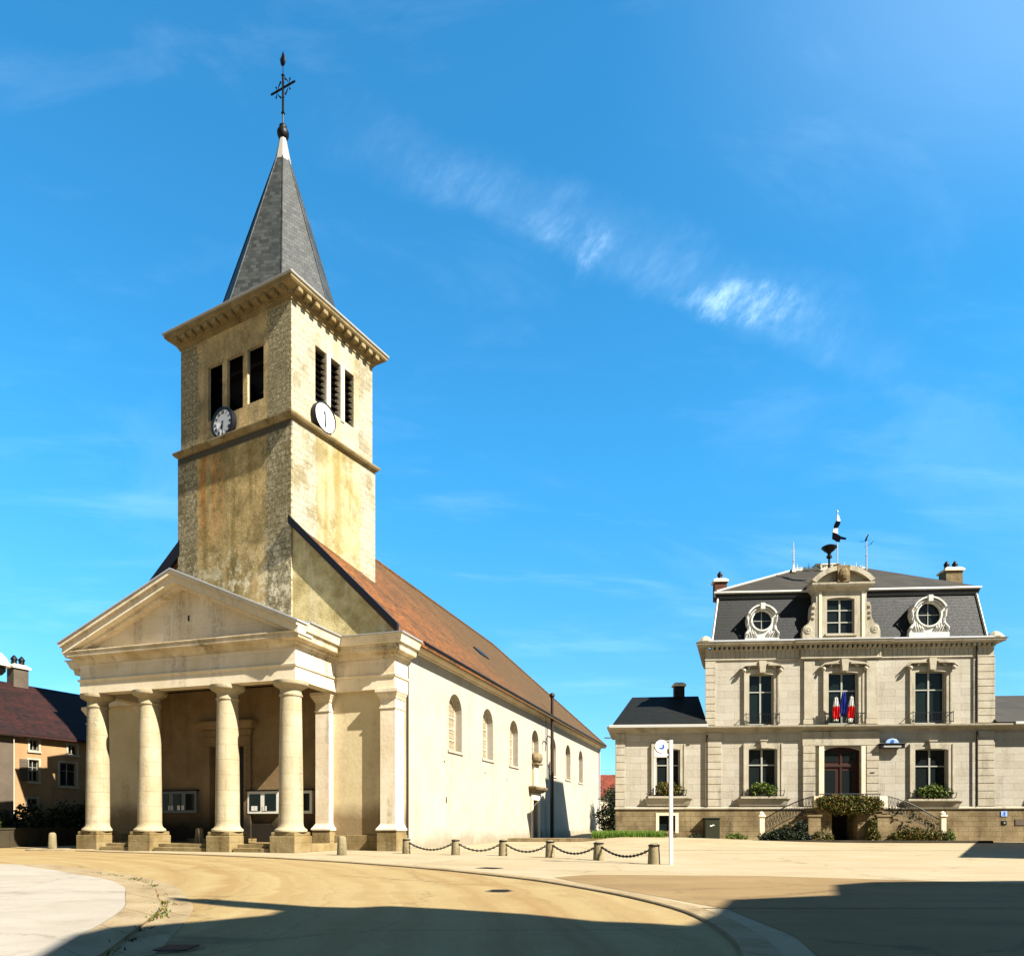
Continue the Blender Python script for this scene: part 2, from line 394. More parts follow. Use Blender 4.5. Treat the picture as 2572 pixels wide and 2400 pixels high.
def ground_mat(name, ca, cb, cc, tracks=None, sc=1.0, rough=.85, streak=(.5,1.0,1), crack=False):
    t = NT(name)
    n = t.noise(.35*sc, detail=7, rough=.6); n2 = t.noise(1.1, t.mapping(streak), detail=8, rough=.7)
    f = t.noise(60, detail=3, rough=.7); f2 = t.noise(9, detail=7, rough=.75)
    col = t.mix(t.ramp(n, .35, .65), ca, cb)
    col = t.mix(t.ramp(n2, .48, .72, 0, .6), col, cc)
    col = t.mix(t.ramp(f, .4, .7, 0, .45), col, t.mix(1.0, col, (.6,.56,.5,1), 'MULTIPLY'))
    col = t.mix(t.ramp(f2, .45, .75, 0, .3), col, t.mix(1.0, col, (.72,.68,.6,1), 'MULTIPLY'))
    if tracks:
        x, y, z = t.sep()
        dx = t.math('SUBTRACT', x, tracks[0]); dy = t.math('SUBTRACT', y, tracks[1])
        r = t.math('SQRT', t.math('ADD', t.math('MULTIPLY', dx, dx), t.math('MULTIPLY', dy, dy)))
        r = t.math('ADD', r, t.math('MULTIPLY', n, 1.2))
        w = t.noise(1, t.comb(t.math('MULTIPLY', r, 2.1), t.math('MULTIPLY', n, .6)), detail=4)
        col = t.mix(t.ramp(w, .42, .68, 0, .7), col, tracks[2])
        w2 = t.noise(1, t.comb(t.math('MULTIPLY', r, 5.5), 7.0), detail=2)
        col = t.mix(t.ramp(w2, .55, .75, 0, .3), col, tracks[3])
        w3 = t.noise(1, t.comb(t.math('MULTIPLY', r, 3.3), t.math('MULTIPLY', n2, .8)), detail=6, rough=.7)
        col = t.mix(t.ramp(w3, .56, .66, 0, .45), col, t.mix(1.0, col, (.62,.56,.46,1), 'MULTIPLY'))
    if crack:
        xx, yy2, zz = t.sep(); ww = t.noise(.8, detail=5, rough=.6)
        e = t.voro(.22, t.comb(t.math('ADD', xx, t.math('MULTIPLY', ww, 2.2)), t.math('ADD', yy2, t.math('MULTIPLY', f2, .5))))
        col = t.mix(t.math('MULTIPLY', t.ramp(e, .003, .012, .55, 0), t.ramp(n, .4, .6)), col, t.mix(1.0, col, (.35,.3,.25,1), 'MULTIPLY'))
        sp = t.noise(2.3, detail=9, rough=.8)
        col = t.mix(t.ramp(sp, .62, .7, 0, .55), col, t.mix(1.0, col, (.5,.44,.36,1), 'MULTIPLY'))
    return t.out(col, rough, t.bump(t.math('ADD', f, f2), .35, .012))
M['plaza'] = ground_mat('pale worn square', lin(238,219,180), lin(224,202,158), lin(204,178,130), streak=(.2,1,1), crack=True)
M['road'] = ground_mat('sandy road surface', lin(226,198,138), lin(212,182,120), lin(232,208,152), tracks=(-26, 6.0, lin(186,144,84), lin(238,216,164)), crack=True)
M['asphalt'] = ground_mat('tan asphalt', lin(200,168,116), lin(182,150,98), lin(140,110,66), streak=(.3,1,1), crack=True, rough=.95)
M['kerb'] = stone('kerb stone', lin(230,206,162), lin(212,184,136), lin(124,102,62), .8, (.95,5), .5, .012, .3, .7, 2)
M['island'] = ground_mat('pale paved island', lin(236,225,206), lin(220,207,186), lin(190,176,152), streak=(.8,1.4,1), crack=True)
M['soil'] = ground_mat('soil', lin(120,96,60), lin(96,76,46), lin(70,56,34))

# ------------------------------------------------------------------ foliage
def leaves(blobs, n, size, seed, flat=0, up=.0):
    rnd = random.Random(seed); mb = MB()
    vol = [b[3]*b[4]*b[5] for b in blobs]; tot = sum(vol)
    cl = []
    for b, w in zip(blobs, vol):
        for _ in range(max(3, int(n/14*w/tot))):
            while True:
                p = Vector((rnd.uniform(-1,1), rnd.uniform(-1,1), rnd.uniform(-1,1)))
                if p.length <= 1 and p.length > rnd.random()*.75: break
            cl.append((b[0]+p.x*b[3], b[1]+p.y*b[4], b[2]+p.z*b[5], rnd.uniform(.12,.26)*min(b[3],b[4],b[5])+size))
    for c in cl:
        for _ in range(14):
            q = Vector((rnd.gauss(0,1), rnd.gauss(0,1), rnd.gauss(0,1)))*c[3]*.55
            d = Vector((rnd.gauss(0,1), rnd.gauss(0,1), rnd.gauss(0,.7)+up)).normalized()
            e = d.orthogonal().normalized(); e.rotate(Matrix.Rotation(rnd.uniform(0,6.3), 3, d)); g = d.cross(e)
            s = size*rnd.uniform(.6,1.3); o = Vector(c[:3])+q
            mb.poly([o-e*s, o+g*s*.55, o+e*s, o-g*s*.55])
    return mb
def build_leaves(mb, name, mat, parent=None):
    me = bpy.data.meshes.new(name); me.from_pydata(mb.v, [], mb.f); me.materials.append(mat)
    o = bpy.data.objects.new(name, me); COL.objects.link(o)
    if parent: o.parent = parent
    return o

# ------------------------------------------------------------------ ground
def slab(name, pts, z0, z1, mat):
    mb = MB(); mb.prism(pts, lambda a, b, z: (a, b, z), z0, z1); return struct(mb.build(name, mat))
KERB = [(-60,58),(-34,42),(-24,33.8),(-19.7,30.4),(-15.4,27.6),(-12,25.75),(-9.4,24.15),(-7.3,22.6),(-5.35,20.9),(-3.2,18.8),(-1.64,17.0),(-.7,15.7),(.11,14.5),(.6,13.65),(1.15,12.4),(1.75,10.8),(2.15,9.0),(2.12,7.2),(1.85,5.8),(1.3,4),(.3,1),(-1.2,-6),(-4,-25)]
def offset_line(line, d):
    out = []
    for i, p in enumerate(line):
        a = Vector(line[max(i-1,0)]); b = Vector(line[min(i+1,len(line)-1)]); t = (b-a).normalized()
        out.append((p[0]-t.y*d, p[1]+t.x*d))
    return out
def smooth_line(line, n=4):
    out = []
    for i in range(len(line)-1):
        p0 = Vector(line[max(i-1,0)]); p1 = Vector(line[i]); p2 = Vector(line[i+1]); p3 = Vector(line[min(i+2,len(line)-1)])
        for k in range(n):
            t = k/n; out.append(tuple(.5*((2*p1)+(p2-p0)*t+(2*p0-5*p1+4*p2-p3)*t*t+(3*p1-p0-3*p2+p3)*t**3)))
    out.append(tuple(line[-1])); return out
KL = smooth_line(KERB, 4)
mb = MB(); R = 2500
mb.poly([(-R,-R,-.14),(R,-R,-.14),(R,R,-.14),(-R,R,-.14)]); struct(mb.build('ground', M['soil']))
mb = MB(); mb.poly([(-130,-60,-.022),(90,-60,-.022),(90,140,-.022),(-130,140,-.022)]); struct(mb.build('road', M['road']))
KI = offset_line(KL, .32)       # inner edge of the kerb stones
slab('town_square', KI+[(80,-25),(80,130),(-60,130)], -.12, 0, M['plaza'])
def strip(name, a, b, z0, z1, mat):
    mb = MB(); n = len(a)
    pts = [(p[0],p[1],z0) for p in a]+[(p[0],p[1],z1) for p in a]+[(p[0],p[1],z1) for p in b]+[(p[0],p[1],z0) for p in b]
    f = []
    for i in range(n-1):
        for r in range(4):
            q = (r+1) % 4; f.append((r*n+i, r*n+i+1, q*n+i+1, q*n+i))
    f += [(0,n,2*n,3*n), (n-1,4*n-1,3*n-1,2*n-1)]
    mb.add(pts, f); return mb.build(name, mat)
# kerb stones, low where the road meets the square
def kerbstrip():
    a, b = KL, offset_line(KL, .315); n = len(a); mb = MB(); pts = []; f = []
    zt = [.012 for p in a]
    for i, p in enumerate(a): pts += [(p[0],p[1],-.12),(p[0],p[1],zt[i]-.012),(p[0]*.93+b[i][0]*.07,p[1]*.93+b[i][1]*.07,zt[i]),(b[i][0],b[i][1],zt[i]),(b[i][0],b[i][1],-.12)]
    for i in range(n-1):
        for r in range(5):
            q = (r+1) % 5; f.append((i*5+r, (i+1)*5+r, (i+1)*5+q, i*5+q))
    f += [(0,1,2,3,4), tuple((n-1)*5+r for r in range(5))]
    mb.add(pts, f); return mb.build('kerb', M['kerb'])
struct(kerbstrip())
mb = MB(); mb.poly([(1.6,15.35,.004),(.85,14.6,.004),(1.2,13.4,.004),(1.85,11.7,.004),(2.75,9.2,.004),(2.75,7,.004),(2.4,5.4,.004),(2.6,-24,.004),(70,-24,.004),(70,12.6,.004),(9,13.2,.004),(6.5,14.4,.004),(5.2,15.0,.004)])
struct(mb.build('car_park', M['asphalt']))
mb = MB(); mb.poly([(2.3,9.27,.008),(7.4,9.32,.008),(7.4,9.36,.008),(2.3,9.32,.008)]); struct(mb.build('painted_line', M['kerb']))
# gently sloping forecourt of the town hall
def hz(X, Y):
    def ss(a, b, x):
        t = max(0, min(1, (x-a)/(b-a))); return t*t*(3-2*t)
    return .006+ss(30,41,Y)*(.27*ss(4.2,6.2,X)*(1-ss(7,20,X)))
mb = MB(); nx, ny = 60, 50; xs = [4.1+i*46/nx for i in range(nx+1)]; ys = [29+j*35/ny for j in range(ny+1)]
mb.add([(x,y,hz(x,y)) for y in ys for x in xs], [(j*(nx+1)+i, j*(nx+1)+i+1, (j+1)*(nx+1)+i+1, (j+1)*(nx+1)+i) for j in range(ny) for i in range(nx)])
struct(mb.build('forecourt', M['plaza'], smooth=60))
# traffic island
ISL = [(-20,20.5),(-13.5,19.0),(-12.1,18.0),(-10.56,16.6),(-8.5,14.6),(-7.5,13.5),(-6.5,12.1),(-5.8,10.8),(-5.1,9.5),(-4.65,8.4),(-4.2,7.05),(-3.75,5.6),(-3.3,3.5),(-3.0,0),(-3.2,-8)]
IL = smooth_line(ISL, 4)
slab('traffic_island', IL+[(-40,-8),(-40,24)], -.12, .02, M['island'])
IO = offset_line(IL, -.004); IO2 = offset_line(IL, .0)
a = offset_line(IL, .0); b = [(p[0], p[1]) for p in offset_line(IL, .42)]
if Vector(b[20]).x < Vector(a[20]).x: b = [(p[0], p[1]) for p in offset_line(IL, -.42)]; 
ILB = list(b)
a = [((p[0]*.985+q[0]*.015), (p[1]*.985+q[1]*.015)) for p, q in zip(IL, b)]
struct(strip('island_kerb', a, b, -.12, .012, M['kerb']))
c = [(q[0]+(q[0]-p[0])*.06, q[1]+(q[1]-p[1])*.06) for p, q in zip(IL, b)]; e = [(q[0]+(q[0]-p[0])*.95, q[1]+(q[1]-p[1])*.95) for p, q in zip(IL, b)]
struct(strip('gutter', c, e, -.12, -.015, M['kerb']))

# ------------------------------------------------------------------ church
A = radians(17.67)
church = empty('church', (-7.962, 26.385, 0), -A)
tag(church, 'cream stone church with a columned portico, square clock tower and slate spire', 'church')
XC = -5.22
def mir(x): return 2*XC-x
# nave
WIN = [(8.95,10.65),(13.66,15.36),(18.39,20.09),(23.16,24.86),(27.98,29.68),(32.78,34.48),(37.55,39.25)]
ops = [(a, b, 4.6 if i != 3 else 5.3, 7.35, .85) for i, (a, b) in enumerate(WIN)]+[(23.2,24.5,-.1,2.62)]
mb = MB(); mb.wall(fx(2.35), 4.1, 47, -.4, 8.62, ops, .45)
mb.box(mir(2.35), mir(2.05), 4.1, 47, -.4, 8.62); mb.box(mir(2.05), 2.34, 46.7, 46.99, -.4, 8.62)
wall = mb.build('nave_wall', M['nave'], church)
mb = MB(); mb.box(2.36, 2.41, 4.3, 22.3, -.3, .5); mb.box(2.36, 2.41, 25.6, 47.03, -.3, .5); each(mb, 'plinth', M['nave'], church, bevel=.012)
for i, (a, b) in enumerate(WIN):
    z0 = 4.6 if i != 3 else 5.3
    mb = MB(); out = [(a+.06, z0+.05)]+[(u*1.0, z) for u, z in arcpts(a+.06, b-.06, 7.29, .79)]+[(b-.06, z0+.05)]
    mb.prism(out, lambda u, z, x: (x, u, z), 1.93, 1.95); w = mb.build('window', M['leadglass'], church)
    mb = MB(); out2 = [(a+.002, z0+.002)]+arcpts(a+.002, b-.002, 7.348, .848)+[(b-.002, z0+.002)]
    n = len(out)
    for k in range(n):
        p, q, r_, t_ = out[k], out[(k+1) % n], out2[(k+1) % n], out2[k]
        mb.prism([p, q, r_, t_], lambda u, z, x: (x, u, z), 1.925, 1.99)
    mb.box(1.952, 1.99, (a+b)/2-.02, (a+b)/2+.02, z0+.05, 7.25)
    for zz in (5.15,5.7,6.25): 
        if zz > z0: mb.box(1.954, 1.985, a+.06, b-.06, zz, zz+.03)
    mb.build('frame', M['trim'], w)
    if i != 3:
        mb = MB(); mb.box(2.3, 2.42, a-.12, b+.12, 4.46, 4.585); mb.build('sill', M['nave'], w, bevel=.01)
# eaves
mb = MB(); mb.sweep([(2.35,5.0),(2.35,47.0),(mir(2.35),47.0)], [(0.003,8.32),(.05,8.34),(.06,8.42),(.16,8.5),(.2,8.58),(.2,8.62),(.003,8.62)])
mb.build('eaves_cornice', M['trim'], church)
mb = MB(); mb.tube([(2.92,4.9,8.63),(2.92,47.1,8.60)], .085, 8); mb.build('gutter', M['darkmetal'], church, smooth=50)
# roof : front gable, hipped at the far end
RX, EX, EZ = XC, 2.95, 8.62; k = 1.0*(16.72-EZ)/(EX-RX)
Yf, Ye, Yr = 3.62, 47.3, 37.2
def slopez(x): return EZ+(EX-abs(x-RX)-RX)*k
YR = 4.0; Yf = 4.0
top = [(RX,Yf,16.72),(RX,Yr,16.72),(EX,Ye,EZ),(EX,YR,EZ),(mir(EX),Ye,EZ),(mir(EX),Yf,EZ),(RX,YR,16.72)]
mb = MB(); t = .14
lo = [(p[0],p[1],p[2]-t*1.4) for p in top]
mb.add(top+lo, [(6,3,2,1),(0,1,4,5),(1,2,4),(13,8,9,10),(7,12,11,8),(8,11,9),(6,13,10,3),(0,5,12,7),(3,10,9,2),(2,9,11,4),(4,11,12,5)])
P2 = [(-1.93,2.5,slopez(-1.93)),(-1.93,4.0,slopez(-1.93)),(EX,4.0,EZ),(EX,2.5,EZ)]
mb.add(P2+[(p[0],p[1],p[2]-t*1.4) for p in P2], [(0,3,2,1),(4,5,6,7),(0,4,7,3),(0,1,5,4),(3,7,6,2),(1,2,6,5)])
# slight break of pitch near the eaves is left to the tiles
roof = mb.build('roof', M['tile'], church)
mb = MB(); random.seed(3)
for (p, q, r) in ((top[0], top[1], .11), (top[1], top[2], .1), (top[1], top[4], .1)):
    p = Vector(p); q = Vector(q); L = (q-p).length; n = int(L/.42)
    for i in range(n):
        a_ = p+(q-p)*(i/n); b_ = p+(q-p)*((i+1.08)/n); mb.tube([a_+Vector((0,0,.01)), b_+Vector((0,0,.03))], r, 7)
mb.build('ridge_tiles', M['tile'], roof, smooth=50)
# verge boards on the gable
for s in (1, -1):
    X = (lambda x: x) if s == 1 else mir
    hx, up_ = (3.3, 0) if s == 1 else (3.48, .5)
    mb = MB()
    P = [(X(EX+.02), 8.5), (X(EX+.02), 8.80+up_), (X(RX+hx), slopez(RX+hx)+.16+up_), (X(RX+hx), slopez(RX+hx)-.2+up_*.4)]
    if s == -1: P = P[::-1]
    mb.prism(P, xz, *((2.34,2.5) if s == 1 else (3.84,4.0))); mb.build('verge_board', M['black'], roof)
mb = MB(); mb.obox((-2.0,6.0,slopez(-2.0)+.05), (.55,0,-.55), (0,.5,0), (.03,0,.03)); mb.obox((-.6,21.5,slopez(-.6)+.05), (.25,0,-.25), (0,.8,0), (.03,0,.03))
each(mb, 'skylight', M['black'], roof)
# gable wall
mb = MB(); mb.prism([(-2.0,8.1),(2.8,8.1),(2.8,8.52),(-2.0,13.3)], xz, 2.62, 4.0); mb.build('gable_wall', M['gable'], church)
mb = MB(); mb.prism([(mir(2.3),6.5),(mir(2.3),9.3),(RX-2.0,14.9),(RX-2.0,6.5)], xz, 4.05, 4.5); mb.build('gable_wall', M['gable'], church)
# wings and porch walls
mb = MB()
for f in (lambda x: x, mir):
    a_, b_ = sorted((f(-.36), f(2.5))); mb.box(a_, b_, 3.2, 4.1, .0, 6.45)
each(mb, 'wing_wall', M['wing'], church)
mb = MB(); a_, b_ = mir(2.5), 2.5
for f in (lambda x: x, mir):
    a_, b_ = sorted((f(-.36), f(2.55))); mb.box(a_, b_, 3.12, 4.12, -.3, .62)
each(mb, 'wing_plinth', M['churchlow'], church, bevel=.015)
D0, D1 = -6.55, -4.8
mb = MB(); mb.wall(fy(3.4), mir(-.36), -.36, -.2, 6.9, [(D0, D1, .45, 4.42)], .4); mb.build('porch_wall', M['porch'], church)
mb = MB(); mb.box(mir(-.36), -.36, 1.2, 3.39, 6.95, 7.05); mb.build('porch_ceiling', M['porch'], church)
# porch door
mb = MB(); mb.box(D0+.02, D1-.02, 3.72, 3.78, .45, 4.4); door = mb.build('door', M['darkwood'], church)
mb = MB()
for i in range(2):
    for j in range(3): mb.box(D0+.15+i*.86, D0+.72+i*.86, 3.69, 3.715, .65+j*1.25, 1.7+j*1.25)
each(mb, 'door_panel', M['darkwood'], door, bevel=.02)
mb = MB(); mb.box(D0-.35, D0-.01, 3.28, 3.395, .4, 4.44); mb.box(D1+.01, D1+.35, 3.28, 3.395, .4, 4.44); mb.box(D0-.35, D1+.35, 3.27, 3.395, 4.45, 4.85); mb.box(D0-.4, D1+.4, 3.25, 3.395, 4.86, 5.15)
mb.sweep([(D0-.4,3.39),(D0-.4,3.25),(D1+.4,3.25),(D1+.4,3.39)], [(0,5.16),(.08,5.16),(.2,5.3),(.26,5.42),(.26,5.5),(0,5.5)])
mb.build('door_surround', M['porch'], door, bevel=.01)
# pilasters
def pilaster(x0, x1, y0, y1, name='pilaster'):
    mb = MB(); mb.box(x0, x1, y0, y1, .95, 6.02)
    mb.sweep([(x0,y1),(x0,y0),(x1,y0),(x1,y1)], [(-.01,5.62),(.03,5.62),(.035,5.68),(-.01,5.69)])
    mb.sweep([(x0,y1),(x0,y0),(x1,y0),(x1,y1)], [(-.01,6.0),(.03,6.02),(.06,6.1),(.12,6.2),(.13,6.24),(.16,6.26),(.16,6.4),(-.01,6.4)])
    mb.sweep([(x0,y1),(x0,y0),(x1,y0),(x1,y1)], [(-.01,.8),(.13,.8),(.14,.86),(.08,.94),(.03,1.02),(-.01,1.1)])
    p = mb.build(name, M['church'], church, bevel=.008)
    mb = MB(); mb.sweep([(x0,y1+.003),(x0,y0),(x1,y0),(x1,y1+.003)], [(-.02,-.3),(.1,-.3),(.1,.0),(.1,.78),(-.02,.78)]); mb.box(x0+.01,x1-.01,y0+.01,y1,-.3,.775)
    mb.build('pedestal', M['churchlow'], p, bevel=.015)
for f in (lambda x: x, mir):
    a_, b_ = sorted((f(1.95), f(2.62))); pilaster(a_, b_, 2.9, 3.68)
    a_, b_ = sorted((f(-1.0), f(-.355))); pilaster(a_, b_, 2.9, 3.395, 'anta')
    a_, b_ = sorted((f(2.1), f(2.5))); 
    mb = MB(); mb.box(a_, b_, 3.7, 4.098, 0, 6.4); mb.build('corner_pier', M['trim'], church, bevel=.01)
# entablature
PLAN = [(mir(2.58),4.1),(mir(2.58),2.93),(mir(-.07),2.93),(mir(-.07),.16),(-.07,.16),(-.07,2.93),(2.58,2.93),(2.58,4.1)]
mb = MB(); mb.sweep(PLAN, [(-.5,6.4),(0,6.4),(0,6.88),(.05,6.9),(.07,6.98),(.0,7.0),(-.5,7.0)]); mb.build('architrave', M['trim'], church, bevel=.008)
mb = MB(); mb.sweep(PLAN, [(-.5,7.003),(-.01,7.003),(-.01,7.6),(-.5,7.6)]); mb.build('frieze', M['church'], church)
CORN = [(-.4,7.603),(.04,7.603),(.06,7.68),(.14,7.74),(.16,7.8),(.36,7.84),(.38,7.88),(.40,8.03),(.43,8.05),(.43,8.09),(-.4,8.09)]
SIMA = [(-.4,8.093),(.46,8.093),(.5,8.12),(.55,8.25),(.6,8.38),(.62,8.42),(-.4,8.42)]
mb = MB(); mb.sweep(PLAN, CORN); mb.build('cornice', M['cornice'], church, bevel=.006)
SP1 = [(-.07,.16),(-.07,2.93),(2.58,2.93),(2.58,4.1)]; SP2 = [(mir(2.58),4.1),(mir(2.58),2.93),(mir(-.07),2.93),(mir(-.07),.16)]
for sp in (SP1, SP2):
    mb = MB(); mb.sweep(sp, SIMA); mb.build('cornice_cap', M['trim'], church, bevel=.006)
    mb = MB(); mb.sweep(sp, [(-1.0,8.55),(-.4,8.424),(.66,8.424),(.67,8.47),(-.4,8.60),(-1.0,9.0)]); mb.build('zinc_edging', M['zinc'], church)
# pediment
mb = MB(); mb.prism([(mir(-.3),8.07),(-.3,8.07),(XC,10.55)], xz, .34, .6); mb.build('tympanum', M['church'], church)
mb = MB(); mb.box(-5.07,-5.0,.32,.338,9.0,9.22); mb.build('vent_slot', M['black'], church)
sl = (10.83-8.43)/(.36-XC)
def rake(f, name, mat, d0, d1, y0, y1, ext=0):     # band between vertical drops d0 (lower) and d1 (upper) below the roof line
    x_ = .36+ext
    P = [(f(x_), 8.43-sl*ext-d0), (f(x_), 8.43-sl*ext-d1), (XC, 10.83-d1), (XC, 10.83-d0)]
    mb = MB(); mb.prism(P, xz, y0, y1); return mb.build(name, mat, church, bevel=.006)
for f in (lambda x: x, mir):
    # soffit and bed mould
    rake(f, 'raking_mould', M['church'], .60, .47, -.02, .62, -.28)
    rake(f, 'raking_cornice', M['trim'], .468, .20, -.30, .62)
    rake(f, 'raking_mould', M['church'], .198, .04, -.42, .62, .02)
    rake(f, 'zinc_edging', M['zinc'], .038, -.02, -.47, 4.2, .08)
for f in (lambda x: x, mir):
    mb = MB(); P = [(f(.40), 8.10), (f(.40), 8.34), (XC, 10.72), (XC, 10.2)]; mb.prism(P, xz, .605, 4.1); mb.build('portico_roof', M['zinc'], church)
# steps and floor
mb = MB(); mb.box(-10.3, -.1, .45, 3.4, -.1, .29); mb.box(D0-.6, D1+.6, 2.6, 3.39, .28, .44); mb.build('porch_floor', M['churchlow'], church, bevel=.015)
mb = MB()
for a_, b_ in ((-9.25,-7.8),(-6.55,-4.05),(-2.8,-1.18)):
    mb.box(a_, b_, .12, .46, -.1, .15)
each(mb, 'entrance_step', M['churchlow'], church, bevel=.015)
# columns
COLX = [(-9.87,'plain'),(-7.18,'patched'),(-3.41,'p'),(-.55,'q')]
for i, (cx, _) in enumerate(COLX):
    mb = MB()
    prof = [(.59,.77),(.60,.79),(.60,.84),(.57,.88),(.51,.91),(.49,.95),(.46,1.0)]
    for j in range(13):
        tt = j/12; prof.append((.45-.062*tt**1.6, 1.1+tt*4.72))
    prof += [(.42,5.84),(.43,5.87),(.43,5.91),(.395,5.94),(.39,6.08),(.41,6.11),(.50,6.17),(.61,6.23),(.645,6.28),(.65,6.395)]
    mb.lathe(prof, (cx,.58,0), 40)
    c_ = mb.build('column', M['column'], church, smooth=40)
    mb = MB(); s_ = .55; mb.box(cx-s_, cx+s_, .02, 1.14, -.15, .62); mb.box(cx-s_+.04, cx+s_-.04, .06, 1.10, .62, .768)
    mb.build('pedestal', M['churchlow'], c_, bevel=.03)
# side door of the nave with its carved case
mb = MB(); mb.box(2.08, 2.12, 23.21, 24.49, -.1, 2.6); sd = mb.build('side_door', M['darkwood'], church)
mb = MB(); mb.box(2.355,2.46,22.85,23.19,-.1,2.62); mb.box(2.355,2.46,24.51,24.85,-.1,2.62); mb.box(2.355,2.45,22.85,24.85,2.64,3.1); mb.build('door_case', M['trim'], sd, bevel=.01)
mb = MB(); mb.sweep([(2.355,22.75),(2.5,22.75),(2.5,24.95),(2.355,24.95)], [(0,3.12),(.1,3.14),(.32,3.3),(.38,3.42),(.38,3.5),(0,3.56)]); mb.build('hood', M['hallplinth'], sd)
mb = MB(); mb.box(2.355,2.5,23.3,24.4,3.57,5.0); mb.build('niche_panel', M['wing'], sd, bevel=.02)
mb = MB(); mb.box(2.355,2.72,23.15,24.55,5.0,5.12); mb.lathe([(.2,5.12),(.36,5.2),(.42,5.4),(.38,5.62),(.25,5.78),(.05,5.82)], (2.5,23.85,0), 12, .9, 1.6); mb.build('carved_block', M['hallplinth'], sd, smooth=50)
# rainwater pipes on the church
def pipe(name, pts, r, mat, parent): 
    mb = MB(); mb.tube(pts, r, 10); return mb.build(name, mat, parent, smooth=50)
dp = pipe('downpipe', [(2.7,4.55,8.5),(2.62,4.45,8.3),(2.45,4.35,8.0),(2.44,4.3,7.6),(2.44,4.3,1.6),(2.44,4.3,.05)], .07, M['pipe'], church)
mb = MB(); mb.lathe([(.06,8.0),(.16,8.15),(.2,8.32),(.2,8.42)], (2.62,4.6,0), 12); mb.build('hopper', M['darkmetal'], dp, smooth=40)
pipe('downpipe', [(2.9,46.6,8.6),(2.5,46.6,8.3),(2.45,46.6,8.0),(2.45,46.6,.05)], .06, M['zinc'], church)
for y_, z0_, z1_ in ((11.72,.4,8.2),): 
    mb = MB(); mb.box(2.352,2.362,y_-.012,y_+.012,z0_,z1_); mb.build('expansion_joint', M['frame'], church)
mb = MB()
for y_, z_, w_, h_ in ((8.6,2.05,.07,.28),(8.4,3.95,.07,.07),(14.0,3.8,.08,.05),(46.0,1.1,.05,1.6),(17.8,3.6,.07,.05)): mb.box(2.352,2.375,y_,y_+w_,z_,z_+h_)
each(mb, 'wall_fixing', M['pipe'], church)

# tower, turned a little against the nave
TL = (-1.94, 2.6, 0); TR = A-radians(28.69)
def tb(mb, name, mat, parent=church, **k):
    if parent is church: return mb.build(name, mat, parent, loc=TL, rot=TR, **k)
    return mb.build(name, mat, parent, **k)
mb = MB(); mb.box(-7.0,.05,-.05,5.25,8.6,17.6); tow = tb(mb, 'tower_wall', M['tower'])
FO = [(-5.02,-4.10,18.8,21.22),(-3.80,-2.82,18.85,21.22),(-2.54,-1.58,18.9,21.22)]
SO = [(1.37,2.02,19.05,21.42),(2.27,2.91,19.05,21.42),(3.17,3.80,19.05,21.42)]
mb = MB(); mb.wall(fy(0), -6.85, 0, 17.8, 22.7, FO, .14); mb.wall(fx(0), 0, 5.1, 17.8, 22.7, SO, .3)
mb.poly([(-6.85,0,17.8),(-6.85,5.1,17.8),(-6.85,5.1,22.7),(-6.85,0,22.7)]); mb.poly([(-6.85,5.1,17.8),(0,5.1,17.8),(0,5.1,22.7),(-6.85,5.1,22.7)])
bel = tb(mb, 'belfry_wall', M['belfry'])
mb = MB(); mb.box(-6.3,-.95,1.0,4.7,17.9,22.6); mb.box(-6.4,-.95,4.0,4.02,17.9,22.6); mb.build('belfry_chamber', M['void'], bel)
TP = [(-6.85,5.1),(-6.85,0),(0,0),(0,5.1)]
TPc = [(-6.85,0),(0,0),(0,5.1),(-6.85,5.1)]
mb = MB(); mb.sweep(TPc, [(-.2,17.58),(.12,17.6),(.2,17.66),(.26,17.74),(.26,17.82),(.05,17.92),(-.2,17.92)], True); tb(mb, 'string_course', M['churchlow'], bevel=.01)
mb = MB(); mb.sweep(TPc, [(-.2,22.5),(.05,22.5),(.07,22.58),(.11,22.6),(.11,22.66),(-.2,22.66)], True)
mb.sweep(TPc, [(-.2,22.663),(.14,22.663),(.17,22.8),(.45,22.9),(.5,22.96),(.51,23.06),(-.2,23.06)], True)
cor = tb(mb, 'tower_cornice', M['churchlow'], bevel=.008)
mb = MB()      # modillions under the cornice
for i in range(14):
    x_ = -6.7+i*6.55/13; mb.box(x_-.13, x_+.13, -.44, -.13, 22.68, 22.88)
for i in range(11):
    y_ = .12+i*4.86/10; mb.box(.13, .44, y_-.13, y_+.13, 22.68, 22.88)
each(mb, 'modillion', M['churchlow'], cor, bevel=.04)
mb = MB(); mb.sweep(TPc, [(-.2,23.063),(.54,23.063),(.57,23.1),(.57,23.16),(.5,23.2),(-.2,23.22)], True); mb.build('cornice_gutter', M['tgutter'], cor, bevel=.01)
mb = MB(); mb.box(-6.8,-.05,.05,5.05,23.1,23.3); mb.build('tower_deck', M['zinc'], cor)
for (a_, b_, c_, d_) in SO:
    mb = MB()
    for i in range(9): 
        z_ = c_+.12+i*.26; mb.obox((-.18,(a_+b_)/2,z_), (.1,0,-.018), (0,(b_-a_)/2-.01,0), (.008,0,.01))
    mb.build('louvre', M['darkwood'], bel)
for (a_, b_, c_, d_), zb in zip(FO, (19.35,19.75,19.4)):
    mb = MB(); mb.lathe([(.36,0),(.37,.04),(.3,.14),(.24,.32),(.22,.5),(.17,.6),(.05,.64),(.04,.78)], ((a_+b_)/2+.05,.7,zb), 20); mb.build('bell', M['bell'], bel, smooth=50)
mb = MB(); mb.box(-5.2,-1.4,.6,.8,20.9,21.05); mb.build('bell_frame', M['darkwood'], bel)
mb = MB()     # window strips round the side openings: stone mullion faces
